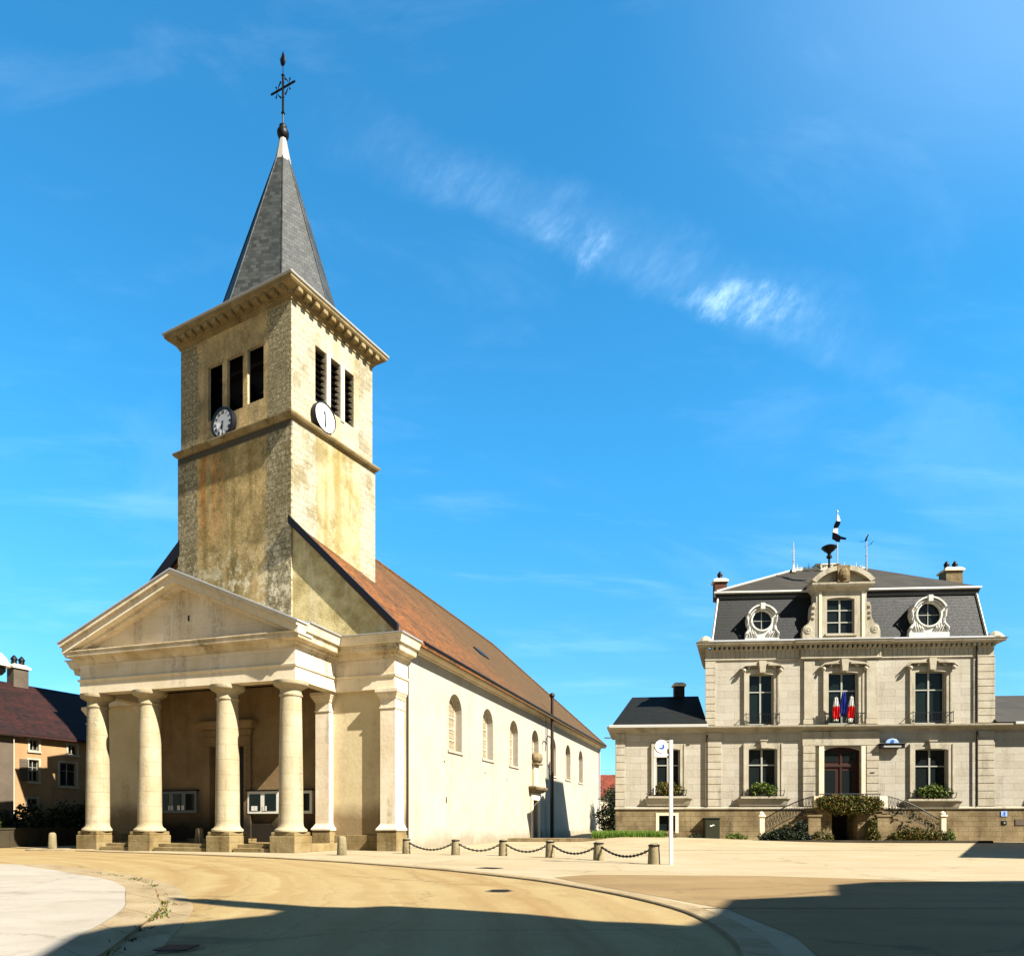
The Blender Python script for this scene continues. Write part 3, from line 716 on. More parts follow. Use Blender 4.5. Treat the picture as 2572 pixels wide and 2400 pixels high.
for y_ in (2.03,2.92): mb.box(.002,.05,y_+.01,y_+.23,18.95,21.5)
each(mb, 'mullion', M['trim'], bel, bevel=.01)
# clocks
def clock(cx, cz, r, face, hh, mm, ring=.11, full=True):
    # built facing -y then turned for the side face
    mb = MB(); n = 48
    for i in range(n):
        a0, a1 = 2*pi*i/n, 2*pi*(i+1)/n
        P = [((r-.0)*cos(a0),(r)*sin(a0)),((r+ring)*cos(a0),(r+ring)*sin(a0)),((r+ring)*cos(a1),(r+ring)*sin(a1)),(r*cos(a1),r*sin(a1))]
        mb.prism(P, xz, -.24, .0)
    rot = TR if face == 'front' else TR+pi/2
    base = Matrix.Rotation(TR, 3, 'Z') @ Vector((cx, -.004, 0) if face == 'front' else (.054, cx, 0))
    c = mb.build('clock', M['black'], church, smooth=40); c.location = (TL[0]+base.x, TL[1]+base.y, cz); c.rotation_euler.z = rot
    mb = MB(); mb.prism([(r*cos(2*pi*i/n), r*sin(2*pi*i/n)) for i in range(n)], xz, -.19, -.1); mb.build('clock_face', M['clockwhite'], c)
    # roman numerals
    vs = []; fs = []
    for k, s in enumerate(['XII','I','II','III','IIII','V','VI','VII','VIII','IX','X','XI']):
        if not full and k not in (3, 6, 9): continue
        cu = bpy.data.curves.new('t', 'FONT'); cu.body = s; cu.size = r*(.34 if full else .17); cu.align_x = 'CENTER'; cu.align_y = 'CENTER'; cu.offset = r*(.02 if full else .004)
        ob = bpy.data.objects.new('t', cu); COL.objects.link(ob)
        me = bpy.data.meshes.new_from_object(ob.evaluated_get(bpy.context.evaluated_depsgraph_get()))
        an = -k*pi/6; rr = r*.8; o = len(vs)
        for v in me.vertices:
            x_, z_ = v.co.x*.8, v.co.y; X = x_*cos(an)-z_*sin(an)-rr*sin(an); Z = x_*sin(an)+z_*cos(an)+rr*cos(an); vs.append((X, -.193, Z))
        fs += [tuple(i+o for i in p.vertices) for p in me.polygons]
        bpy.data.objects.remove(ob); bpy.data.curves.remove(cu); bpy.data.meshes.remove(me)
    me = bpy.data.meshes.new('numerals'); me.from_pydata(vs, [], fs); me.materials.append(M['black']); o = bpy.data.objects.new('numerals', me); COL.objects.link(o); o.parent = c
    for nm, ang, L, w in (('hour_hand', hh, .52, .075), ('minute_hand', mm, .78, .055)):
        mb = MB(); an = -ang; P = [(-w*r*.5,-.16*r),(w*r*.5,-.16*r),(w*r*1.1,L*r*.7),(0,L*r),(-w*r*1.1,L*r*.7)]
        P = [(x_*cos(an)-z_*sin(an), x_*sin(an)+z_*cos(an)) for x_, z_ in P]
        mb.prism(P, xz, -.215 if nm[0] == 'h' else -.225, -.205 if nm[0] == 'h' else -.217); mb.build(nm, M['black'], c)
clock(-3.86, 18.36, .56, 'front', radians(200), radians(178))
clock(1.70, 18.42, .6, 'side', radians(352), radians(178), .025, False)
# spire
SX, SY = -3.2, 2.62
def octa(r, z, off=0): return [(SX+r*cos(off+i*pi/4), SY+r*sin(off+i*pi/4), z) for i in range(8)]
mb = MB(); rings = [octa(3.02,23.2), octa(2.72,24.1), octa(1.5,27.9), octa(.33,31.65)]
pts = sum(rings, []); f = []
for j in range(3):
    for i in range(8): q = (i+1) % 8; f.append((j*8+i, j*8+q, (j+1)*8+q, (j+1)*8+i))
f += [tuple(range(8)), tuple(24+i for i in range(8))]; mb.add(pts, f); sp = tb(mb, 'spire', M['slate'])
mb = MB(); rings = [octa(.40,31.35), octa(.35,31.66), octa(.13,32.75)]; pts = sum(rings, []); f = []
for j in range(2):
    for i in range(8): q = (i+1) % 8; f.append((j*8+i, j*8+q, (j+1)*8+q, (j+1)*8+i))
f += [tuple(range(8)), tuple(16+i for i in range(8))]; mb.add(pts, f); mb.build('lead_cap', M['tgutter'], sp)
mb = MB()
for i in range(8):
    a_ = i*pi/4; mb.tube([(SX+3.02*cos(a_), SY+3.02*sin(a_),23.22),(SX+2.72*cos(a_), SY+2.72*sin(a_),24.12),(SX+.34*cos(a_), SY+.34*sin(a_),31.6)], .028, 5)
mb.build('hip_flashing', M['slate'], sp)
mb = MB(); mb.lathe([(.1,32.6),(.2,32.68),(.26,32.82),(.27,32.95),(.22,33.06),(.17,33.1),(.17,33.24),(.12,33.3),(.03,33.33)], (SX,SY,0), 20); mb.build('finial_ball', M['darkmetal'], sp, smooth=40)
mb = MB(); mb.tube([(SX,SY,33.3),(SX,SY,34.0)], .035, 8); mb.lathe([(.02,33.78),(.09,33.84),(.02,33.9)], (SX,SY,0), 12)
mb.tube([(SX,SY,33.9),(SX,SY,35.6)], .055, 6); mb.tube([(SX,SY,35.6),(SX,SY,36.05)], .018, 6)
mb.tube([(SX-.66,SY-.1,34.92),(SX+.66,SY+.1,35.1)], .045, 6); mb.lathe([(.02,35.5),(.085,35.58),(.02,35.68)], (SX,SY,0), 10)
for sx in (-1,1):
    for sz in (-1,1):
        P = [(SX+sx*(.05+.12*cos(t)*1.0+.14), SY, 35.0+sz*(.12+.25*t/2)) for t in (0,.5,1,1.5,2)]
        mb.tube(P, [.012,.02,.025,.03,.045], 5)
        P = [(SX+sx*(.36+.05*t), SY, 35.0+sz*(.05+.12*t)) for t in (0,1,1.7)]; mb.tube(P, [.012,.02,.04], 5)
mb.build('spire_cross', M['darkmetal'], sp)
mb = MB(); mb.lathe([(.01,36.0),(.12,36.1),(.16,36.25),(.13,36.42),(.07,36.55),(.05,36.62),(.01,36.7)], (SX,SY,0), 12, 1.0, .5)
mb.prism([(SX-.05,36.2),(SX-.2,36.5),(SX-.14,36.25)], xz, SY-.02, SY+.02); mb.build('weathercock', M['darkmetal'], sp, smooth=50)

# notice boards hung on the porch wall
def C2W(x, y, z=0): return (church.location.x+x*cos(A)+y*sin(A), church.location.y-x*sin(A)+y*cos(A), z)
def board(x0, x1, z0, z1, n, label, mat, yb=3.4):
    t_ = empty('notice_board', C2W((x0+x1)/2, yb), -A); tag(t_, label, 'notice board', 'notice boards in the church porch')
    w = (x1-x0)/2
    mb = MB(); mb.box(-w, w, -.14, -.004, z0, z1); mb.build('case', mat, t_, bevel=.01)
    mb = MB(); mb.box(-w-.05, w+.05, -.2, -.004, z1+.003, z1+.06); mb.build('canopy', M['darkwood'], t_)
    pw = 2*w/n
    for i in range(n):
        mb = MB(); mb.box(-w+i*pw+.11, -w+(i+1)*pw-.11, -.15, -.142, z0+.12, z1-.12); mb.build('glass_door', M['greenglass'], t_)
    mb = MB(); rnd = random.Random(x0)
    for i in range(n*2):
        a_ = -w+.15+rnd.random()*(2*w-.5); mb.box(a_, a_+.14, -.156, -.1505, z0+.13, z0+.33)
    each(mb, 'notice', M['whiteframe'], t_)
board(-9.3, -7.25, 1.55, 2.52, 3, 'long blue grey glazed notice board in the dark end of the porch', M['bluegrey'])
board(-4.58, -3.02, 1.5, 2.46, 2, 'white framed notice board beside the church door, crossed by the sunlight edge', M['whiteframe'])
board(-2.6, -1.4, 1.5, 2.46, 1, 'small white framed notice board seen between the fourth column and the pilaster', M['whiteframe'])

# ------------------------------------------------------------------ town hall
B = atan(1400/20500.)
hall = empty('town_hall', (19.636, 43.0, 0), -B); tag(hall, 'pale stone town hall with a slate mansard roof and double stair', 'town hall')
def H2W(x, y, z=0): return (19.636+x*cos(B)+y*sin(B), 43.0-x*sin(B)+y*cos(B), z)
UL, ML, MR, UR = -13.31, -7.93, 8.69, 15.5
DM, DW = 6.2, 5.0                       # the house is shallow and its left flank runs back at a slant
MBk, UB = ML+.25*DM, UL+.12*DW
W1 = [(-5.40,-3.97,7.0,10.05),(-.77,.95,7.0,10.08),(4.22,5.98,6.98,10.08)]
W0 = [(-10.9,-9.5,2.75,5.6),(-5.43,-3.76,2.72,5.6),(4.22,6.1,2.55,5.5),(11.4,13.2,2.6,5.5)]
DR = (-1.03,1.11,2.1,5.64)
mb = MB()
mb.wall(fy(0), UL, MR, 1.9, 6.6, [(a,b,c,d,.08) for a,b,c,d in W0[:3]]+[DR+(.22,)], .28)
mb.wall(fy(.1), MR, UR, 1.9, 6.6, [(a,b,c,d,.08) for a,b,c,d in W0[3:]], .28)
mb.wall(fy(0), ML, MR, 6.6, 11.6, [(a,b,c,d,.08) for a,b,c,d in W1], .28)
mb.poly([(UL,0,-.3),(UB,DW,-.3),(UB,DW,6.8),(UL,0,6.8)]); mb.poly([(ML,0,6.6),(MBk,DM,6.6),(MBk,DM,11.7),(ML,0,11.7)]); mb.poly([(MR,0,6.6),(MR,DM,6.6),(MR,DM,11.7),(MR,0,11.7)])
mb.poly([(UR,.1,-.3),(UR,DW,-.3),(UR,DW,6.8),(UR,.1,6.8)]); mb.poly([(UB,DW,-.3),(MBk,DW,-.3),(MBk,DW,6.8),(UB,DW,6.8)]); mb.poly([(MR,DW,-.3),(UR,DW,-.3),(UR,DW,6.8),(MR,DW,6.8)])
mb.poly([(MBk,DM,-.3),(MR,DM,-.3),(MR,DM,11.7),(MBk,DM,11.7)]); mb.poly([(MBk,DW,-.3),(MBk,DM,-.3),(MBk,DM,6.6),(MBk,DW,6.6)]); mb.poly([(MR,DW,-.3),(MR,DM,-.3),(MR,DM,6.6),(MR,DW,6.6)])
mb.build('wall', M['hall'], hall)
# plinth
mb = MB(); mb.wall(fy(-.1), UL-.06, UR, -.4, 1.9, [(-10.75,-9.79,.62,1.55)], .3); mb.poly([(UL-.06,-.1,-.4),(UB-.06,DW,-.4),(UB-.06,DW,1.9),(UL-.06,-.1,1.9)])
mb.poly([(UL-.06,-.1,1.9),(UR,-.1,1.9),(UR,.1,1.9),(UL-.06,.1,1.9)])
pl = mb.build('plinth', M['hallplinth'], hall)
mb = MB(); mb.box(-10.73,-9.81,.16,.18,.62,1.55); mb.build('cellar_window', M['glass'], pl)
mb = MB(); mb.box(-10.95,-10.76,-.125,-.06,.5,1.7); mb.box(-9.78,-9.6,-.125,-.06,.5,1.7); mb.box(-10.95,-9.6,-.128,-.06,1.56,1.72); mb.build('cellar_surround', M['trim'], pl)
mb = MB(); mb.sweep([(UB-.05,DW),(UL-.05,-.1),(UR,-.1)], [(-.12,1.905),(.05,1.905),(.08,1.95),(.08,2.02),(.02,2.06),(-.12,2.08)]); mb.build('plinth_cap', M['halltrim'], hall, bevel=.008)
mb = MB(); mb.sweep([(UB,DW),(UL,0),(UR,0)], [(-.1,6.58),(.06,6.58),(.1,6.68),(.48,6.76),(.54,6.8),(.56,6.9),(.1,6.96),(-.1,6.98)]); mb.build('string_course', M['halltrim'], hall, bevel=.008)
mb = MB(); mb.box(UL-.5,ML-.003,-.62,-.565,6.82,7.0); mb.box(MR+.9,UR,-.62,-.565,6.82,6.98); each(mb, 'gutter', M['whitezinc'], hall, bevel=.02)
# rusticated quoins and pilaster strips
def quoin(a, b, z0, z1, y0=-.07, name='quoin', h=.435):
    mb = MB(); n = int(round((z1-z0)/h)); hh = (z1-z0)/n
    for i in range(n): mb.box(a, b, y0, -.002, z0+i*hh+.018, z0+(i+1)*hh-.018)
    mb.box(a+.02, b-.02, y0+.03, -.001, z0, z1)
    mb.build(name, M['halltrim'], hall, bevel=.012)
quoin(UL-.07, UL+.52, 2.09, 6.57); quoin(ML-.05, ML+.9, 2.09, 6.57); quoin(MR-.92, MR+.06, 2.09, 6.57)
quoin(ML-.06, ML+.55, 6.99, 10.85, -.05); quoin(MR-.92, MR+.06, 6.99, 10.85, -.09)
quoin(-2.27,-1.56,2.09,5.7,-.16,'rusticated_pilaster'); quoin(1.4,2.12,2.09,5.7,-.16,'rusticated_pilaster')
mb = MB(); mb.box(-2.3,2.15,-.14,-.002,5.72,6.56); mb.build('door_lintel_band', M['halltrim'], hall, bevel=.01)
for a_, b_ in ((-2.2,-1.58),(1.42,2.04)):
    mb = MB(); mb.box(a_, b_, -.13, -.002, 7.3, 10.8); mb.box(a_-.05, b_+.05, -.16, -.002, 6.99, 7.28); mb.build('pilaster', M['halltrim'], hall, bevel=.012)
# frieze, dentils, cornice
FP = [(MBk,DM),(ML,0),(-2.35,0),(-2.35,-.16),(2.2,-.16),(2.2,0),(MR,0),(MR,DM)]
mb = MB(); mb.sweep(FP, [(-.05,10.86),(.05,10.86),(.08,10.92),(.03,10.98),(.03,11.46),(.07,11.5),(-.05,11.5)]); mb.build('frieze', M['halltrim'], hall)
mb = MB(); u = ML+.35
while u < MR-.3:
    off = .19 if -2.35 < u < 2.2 else .03
    mb.box(u, u+.015, -off-.012, -off+.01, 11.0, 11.44); u += .27
each(mb, 'frieze_groove', M['hallplinth'], hall)
mb = MB(); u = ML-.02
while u < MR+.05:
    off = .16 if -2.45 < u < 2.25 else 0
    mb.box(u, u+.14, -off-.24, -off-.02, 11.5, 11.68); u += .285
each(mb, 'dentil', M['halltrim'], hall)
mb = MB(); mb.sweep(FP, [(-.05,11.683),(.28,11.683),(.46,11.72),(.5,11.78),(.5,11.84),(.56,11.9),(.3,11.95),(-.05,11.97)]); mb.build('cornice', M['halltrim'], hall, bevel=.006)
for s_, x_ in ((1,ML-.05),(1,MR+.05)):
    mb = MB(); mb.lathe([(.42,11.9),(.46,12.0),(.38,12.1),(.3,12.2),(.18,12.3),(.04,12.36)], (x_,-.1,0), 9, 1.1, .9); mb.build('corner_ornament', M['halltrim'], hall)
# mansard roof
def frustum(mb, a, b, z0, z1, sk=0):
    P = [(a[0],a[2],z0),(a[1],a[2],z0),(a[1],a[3],z0),(a[0]+sk*(a[3]-a[2]),a[3],z0),(b[0],b[2],z1),(b[1],b[2],z1),(b[1],b[3],z1),(b[0]+sk*(b[3]-b[2]),b[3],z1)]
    mb.add(P, [(0,3,2,1),(4,5,6,7),(0,1,5,4),(1,2,6,5),(2,3,7,6),(3,0,4,7)])
a0 = (ML+.35, MR-.28, .12, 6.0); b0 = (ML+.88, MR-.55, .85, 5.5)
mb = MB(); frustum(mb, a0, b0, 11.95, 15.05, .25); man = mb.build('mansard_roof', M['hallslate'], hall)
b1 = (b0[0]-.12, b0[1]+.12, b0[2]-.14, b0[3]+.14)
mb = MB(); mb.sweep([(b1[0],b1[2]),(b1[1],b1[2]),(b1[1],b1[3]),(b1[0]+.25*(b1[3]-b1[2]),b1[3])], [(-.2,14.8),(-.02,14.8),(.02,14.95),(.06,15.1),(-.2,15.1)], True); mb.build('roof_curb', M['hallslate'], man)
mb = MB(); mb.sweep([(b1[0],b1[2]),(b1[1],b1[2]),(b1[1],b1[3]),(b1[0]+.25*(b1[3]-b1[2]),b1[3])], [(-.2,15.103),(.10,15.103),(.14,15.16),(.12,15.25),(-.2,15.32)], True); mb.build('roof_gutter', M['whitezinc'], man, bevel=.01)
mb = MB(); P = [(b1[0],b1[2],15.28),(b1[1],b1[2],15.28),(b1[1],b1[3],15.28),(b1[0]+.25*(b1[3]-b1[2]),b1[3],15.28),(-1.81,3.05,17.25),(2.64,3.05,17.32)]
mb.add(P, [(0,1,5,4),(1,2,5),(2,3,4,5),(3,0,4),(0,3,2,1)]); mb.build('upper_roof', M['topslate'], man)
mb = MB()
for p_, q_ in (((a0[0],a0[2],11.97),(b0[0],b0[2],15.0)),((a0[1],a0[2],11.97),(b0[1],b0[2],15.0)),(P[0],P[4])):
    mb.tube([Vector(p_)+Vector((0,-.03,0)), Vector(q_)+Vector((0,-.03,.03))], .07, 6)
each(mb, 'hip_flashing', M['whitezinc'], man)
mb = MB(); mb.box(a0[0]-.2,a0[1]+.2,-.45,-.40,11.93,12.02); mb.build('eaves_flashing', M['zinc'], man)
mb = MB(); mb.box(-1.85,2.68,2.98,3.12,17.22,17.36); rnd = random.Random(5)
for i in range(17):
    u = -1.6+i*.245; mb.tube([(u,3.05,17.33),(u,3.05,17.5+.22*(i % 3 == 0))], [.05,.012], 5); mb.tube([(u,3.05,17.36),(u+.12,3.05,17.5),(u+.245,3.05,17.36)], .018, 4)
mb.build('ridge_cresting', M['lead'], man)
mb = MB(); mb.box(-.4,.9,3.16,3.8,17.2,17.42); mb.box(-.42,.92,3.14,3.82,17.62,17.7)
for u in (-.4,-.08,.25,.55,.82): mb.box(u,u+.08,3.17,3.75,17.4,17.64)
mb.build('roof_lantern', M['lead'], man)
# chimneys
def chimney(x0, x1, y0, y1, z0, z1, pots, parent=hall, mat='brick'):
    mb = MB(); mb.box(x0,x1,y0,y1,z0,z1-.25); ch = mb.build('chimney', M[mat], parent, bevel=.01)
    mb = MB(); mb.box(x0-.09,x1+.09,y0-.09,y1+.09,z1-.25,z1-.14); frustum(mb, (x0-.09,x1+.09,y0-.09,y1+.09), (x0+.08,x1-.08,y0+.08,y1-.08), z1-.14, z1); mb.build('chimney_cap', M['trim'], ch)
    mb = MB()
    for i in range(pots):
        c_ = x0+(x1-x0)*(i+.5)/pots; mb.lathe([(.15,z1-.02),(.13,z1+.2),(.17,z1+.24),(.17,z1+.3),(.06,z1+.46),(.01,z1+.5)], (c_,(y0+y1)/2,0), 10)
    each(mb, 'chimney_pot', M['darkmetal'], ch, smooth=40)
    return ch
chimney(-7.12,-6.38,1.4,2.0,15.0,16.35,1); chimney(7.1,8.1,2.1,3.0,14.9,16.95,2, mat='hallplinth')
# dormer
dor = MB(); 
dor.wall(fy(-.12), -1.49, 1.42, 11.98, 15.1, [(-.87,.72,12.36,14.52,.1)], .3)
for u, v in ((-1.49,1),(1.42,1)): dor.poly([(u,-.12,11.98),(u,1.6,11.98),(u,1.6,15.1),(u,-.12,15.1)])
dormer = dor.build('dormer', M['halltrim'], hall)
mb = MB()
arc = arcpts(-1.75, 1.68, 16.2, .8, 16)
mb.prism([(-1.75,15.1),(1.68,15.1)]+arc[::-1], xz, -.1, 1.8)
mb.sweep([(-1.49,1.2),(-1.49,-.12),(1.42,-.12),(1.42,1.2)], [(-.05,14.86),(.05,14.86),(.1,14.98),(.28,15.1),(.34,15.22),(.34,15.32),(-.05,15.34)])
arc2 = arcpts(-1.85, 1.78, 16.32, .84, 16); arc3 = arcpts(-1.6, 1.53, 16.05, .72, 16)
for i in range(16): mb.prism([arc3[i], arc3[i+1], arc2[i+1], arc2[i]], xz, -.48, 1.9)
mb.build('dormer_pediment', M['halltrim'], dormer)
mb = MB(); mb.box(-.38,.32,-.5,-.1,15.33,16.3); mb.lathe([(.2,15.5),(.3,15.7),(.28,15.9),(.18,16.1)], (-.03,-.5,0), 10, 1, .5); mb.build('carved_cartouche', M['hallplinth'], dormer)
for s_, xo in ((-1,-1.49),(1,1.42)):
    mb = MB()
    def sc(dx): return xo+s_*dx
    P = [(sc(0),12.0),(sc(.8),12.0),(sc(.8),12.5),(sc(.7),12.85),(sc(.45),13.0),(sc(.3),13.3),(sc(.26),14.0),(sc(.18),14.22),(sc(0),14.25)]
    mb.prism(P if s_ > 0 else P[::-1], xz, -.1, .5)
    for cx_, cz_, r_ in ((.48,12.6,.27),(.14,13.95,.13),(.16,13.6,.1),(.17,13.3,.12)):
        mb.lathe([(r_,-.06),(r_*.9,.0),(r_*.55,.03),(r_*.4,.0),(r_*.2,.05)], (0,0,0), 12)
        n_ = 12*5; vv = mb.v[-n_:]; del mb.v[-n_:]
        for (x_, y_, z_) in vv: mb.v.append((sc(cx_)+x_, -.12-z_, cz_+y_))
    mb.build('dormer_scroll', M['halltrim'], dormer)
mb = MB(); mb.box(-1.7,1.6,-.24,-.1,11.99,12.12); mb.box(-1.0,.85,-.26,-.1,12.2,12.34); mb.build('dormer_sill', M['halltrim'], dormer, bevel=.01)
for u in (-1.35,1.12): 
    mb = MB(); mb.box(u,u+.17,-.17,-.122,12.13,14.85); mb.build('dormer_pilaster', M['trim'], dormer, bevel=.01)
# windows
def window(parent, a, b, c, d, y, mull=(.35,), fr=None, glass='glass', w=.06, rise=.08, bars=2):
    fr = fr or M['frame']
    mb = MB(); mb.box(a+.01, b-.01, y+.03, y+.05, c+.01, d-.004); g_ = mb.build('window', M[glass], parent)
    mb = MB(); mb.box(a+.003, a+w, y-.02, y+.025, c, d-.01); mb.box(b-w, b-.003, y-.02, y+.025, c, d-.01); mb.box(a+w, b-w, y-.018, y+.025, c+.002, c+w+.02); mb.box(a+w, b-w, y-.018, y+.025, d-w-.02, d-.012)
    m_ = (a+b)/2; mw = .05 if w > .04 else .018; mb.box(m_-mw, m_+mw, y-.03, y+.026, c+w, d-w)
    for q in mull: zz = d-(d-c)*q; mb.box(a+w, b-w, y-.025, y+.024, zz-mw*.7, zz+mw*.7)
    mb.build('frame', fr, g_, bevel=.006)
    return g_
def casing(g_, a, b, c, d, y=0, cw=.28, pr=.1, rise=.08, key=True, hood=False, sill=True):
    mb = MB(); mb.box(a-cw, a-.005, y-pr, y-.001, c-.02, d+.02); mb.box(b+.005, b+cw, y-pr, y-.001, c-.02, d+.02)
    ar = arcpts(a-.005, b+.005, d, rise, 10); 
    for i in range(10): mb.prism([ar[i], ar[i+1], (ar[i+1][0], d+cw), (ar[i][0], d+cw)], xz, y-pr, y-.001)
    mb.box(a-cw, a-.006, y-pr-.002, y-.001, d+.021, d+cw); mb.box(b+.006, b+cw, y-pr-.002, y-.001, d+.021, d+cw)
    mb.box(a-cw-.04, a-cw+.07, y-pr-.04, y-.001, c, d+cw); mb.box(b+cw-.07, b+cw+.04, y-pr-.04, y-.001, c, d+cw)
    if key: 
        m_ = (a+b)/2; mb.prism([(m_-.13,d-.03),(m_+.13,d-.03),(m_+.19,d+cw+.12),(m_-.19,d+cw+.12)], xz, y-pr-.14, y-.003)
        mb.box(m_-.24,m_+.24,y-pr-.18,y-.003,d+cw+.123,d+cw+.2)
    if hood:
        m_ = (a+b)/2; e_ = cw+.28
        for s_ in (-1,1):
            base = (a-e_) if s_ < 0 else (b+e_)
            P = [(base, d+.22), (base, d+.30), (base-s_*.25, d+.52), (m_+s_*.5, d+.62), (m_+s_*.3, d+.46), (base-s_*.25, d+.42)]
            mb.prism(P, xz, y-pr-.24, y-.003)
            P = [(m_+s_*.12,d+.34),(m_+s_*.3,d+.56),(m_+s_*.55,d+.5),(m_+s_*.75,d+.3),(m_+s_*.85,d+.32),(m_+s_*.6,d+.62),(m_+s_*.28,d+.68),(m_+s_*.02,d+.48)]
            mb.prism(P, xz, y-pr-.17, y-.003)
            mb.lathe([(.11,-.1),(.13,0),(.08,.06),(.04,.1)], (0,0,0), 10); n_ = 40; vv = mb.v[-n_:]; del mb.v[-n_:]
            for (x_, y_, z_) in vv: mb.v.append((base-s_*.2+x_, y-pr-.2-z_, d+.16+y_))
        mb.prism([(m_-.16,d+.02),(m_+.16,d+.02),(m_+.22,d+.72),(m_-.22,d+.72)], xz, y-pr-.28, y-.003)
    mb.build('casing', M['halltrim'], g_, bevel=.008)
def balcony(g_, a, b, z0, z1, y=-.38):
    mb = MB(); mb.box(a-.28,b+.28,y,y+.03,z1-.03,z1); mb.box(a-.28,b+.28,y,y+.03,z0+.06,z0+.09)
    for u in (a-.27,b+.24): mb.box(u,u+.03,y,-.05,z1-.03,z1); mb.box(u,u+.03,y,y+.03,z0,z1+.06); mb.box(u,u+.03,y,-.05,z0+.06,z0+.09)
    n_ = int((b-a+.5)/.11)
    for i in range(n_+1):
        u = a-.26+i*(b-a+.5)/n_; mb.box(u,u+.016,y+.005,y+.02,z0+.09,z1-.03)
    for i in range(n_//2):
        u = a-.2+i*(b-a+.4)/(n_//2); mb.tube([(u,y+.012,z0+.15),(u+.07,y+.012,z0+.28),(u,y+.012,z0+.42)], .012, 4)
    mb.build('balcony_rail', M['iron'], g_)
for i, (a_, b_, c_, d_) in enumerate(W1):
    g_ = window(hall, a_, b_, c_, d_, .22, glass='greenglass'); casing(g_, a_, b_, c_+.02, d_, y=(0 if i != 1 else -.02), hood=True, key=False, pr=.1)
    mb = MB()   # curtain behind lower panes is read through the glass as a paler lining
    balcony(g_, a_, b_, 7.0, 7.62)
for i, (a_, b_, c_, d_) in enumerate(W0):
    y_ = 0 if i < 3 else .1
    g_ = window(hall, a_, b_, c_, d_, y_+.22); casing(g_, a_, b_, c_, d_, y=y_, key=True)
    mb = MB(); mb.box(a_-.55,b_+.5,y_-.42,y_-.002,c_-.16,c_-.03); mb.sweep([(a_-.45,y_-.002),(a_-.45,y_-.06),(b_+.4,y_-.06),(b_+.4,y_-.002)], [(0,c_-.62),(.12,c_-.6),(.16,c_-.5),(.22,c_-.3),(.3,c_-.165),(0,c_-.165)]); mb.box(a_-.44,b_+.39,y_-.08,y_-.003,c_-.61,c_-.17)
    mb.build('sill', M['halltrim'], g_, bevel=.01)
    mb = MB(); 
    for u in (a_-.4, b_+.34): mb.tube([(u,y_-.05,c_+.0),(u-.03,y_-.3,c_+.1),(u,y_-.36,c_+.25),(u+.02,y_-.33,c_+.38)], .022, 5)
    mb.box(a_-.38,b_+.34,y_-.36,y_-.34,c_+.3,c_+.325); mb.box(a_-.38,b_+.34,y_-.36,y_-.34,c_+.02,c_+.045)
    mb.build('sill_rail', M['iron'], g_)
g_ = window(dormer, -.87, .72, 12.36, 14.5, .1, mull=(.333,.667))
# main door
mb = MB(); mb.box(DR[0]+.01,DR[1]-.01,.24,.27,DR[2],DR[3]-.01); dr = mb.build('entrance_door', M['redwood'], hall)
mb = MB()
for s_ in (0,1):
    x0_ = DR[0]+.14+s_*.98
    mb.box(x0_, x0_+.62, .215, .238, 2.75, 4.25)
mb.box(DR[0]+.14,DR[0]+.9,.215,.238,4.75,5.4); mb.box(DR[1]-.9,DR[1]-.14,.215,.238,4.75,5.4)
each(mb, 'door_glass', M['glass'], dr)
mb = MB(); mb.box(DR[0]+.01,DR[1]-.01,.18,.236,4.45,4.6); mb.box(-.02,.1,.19,.237,2.1,5.6); 
for x_ in (DR[0]+.02,DR[1]-.12,): mb.box(x_,x_+.1,.17,.237,2.1,5.6)
for s_ in (0,1): mb.box(DR[0]+.2+s_*.98, DR[0]+.7+s_*.98, .2,.237,2.2,2.6)
mb.build('door_rail', M['redwood'], dr, bevel=.012)
mb = MB(); mb.box(DR[0]-.3,DR[0]-.005,-.13,-.002,2.1,5.68); mb.box(DR[1]+.005,DR[1]+.27,-.13,-.002,2.1,5.68); each(mb, 'door_surround', M['trim'], dr, bevel=.01)
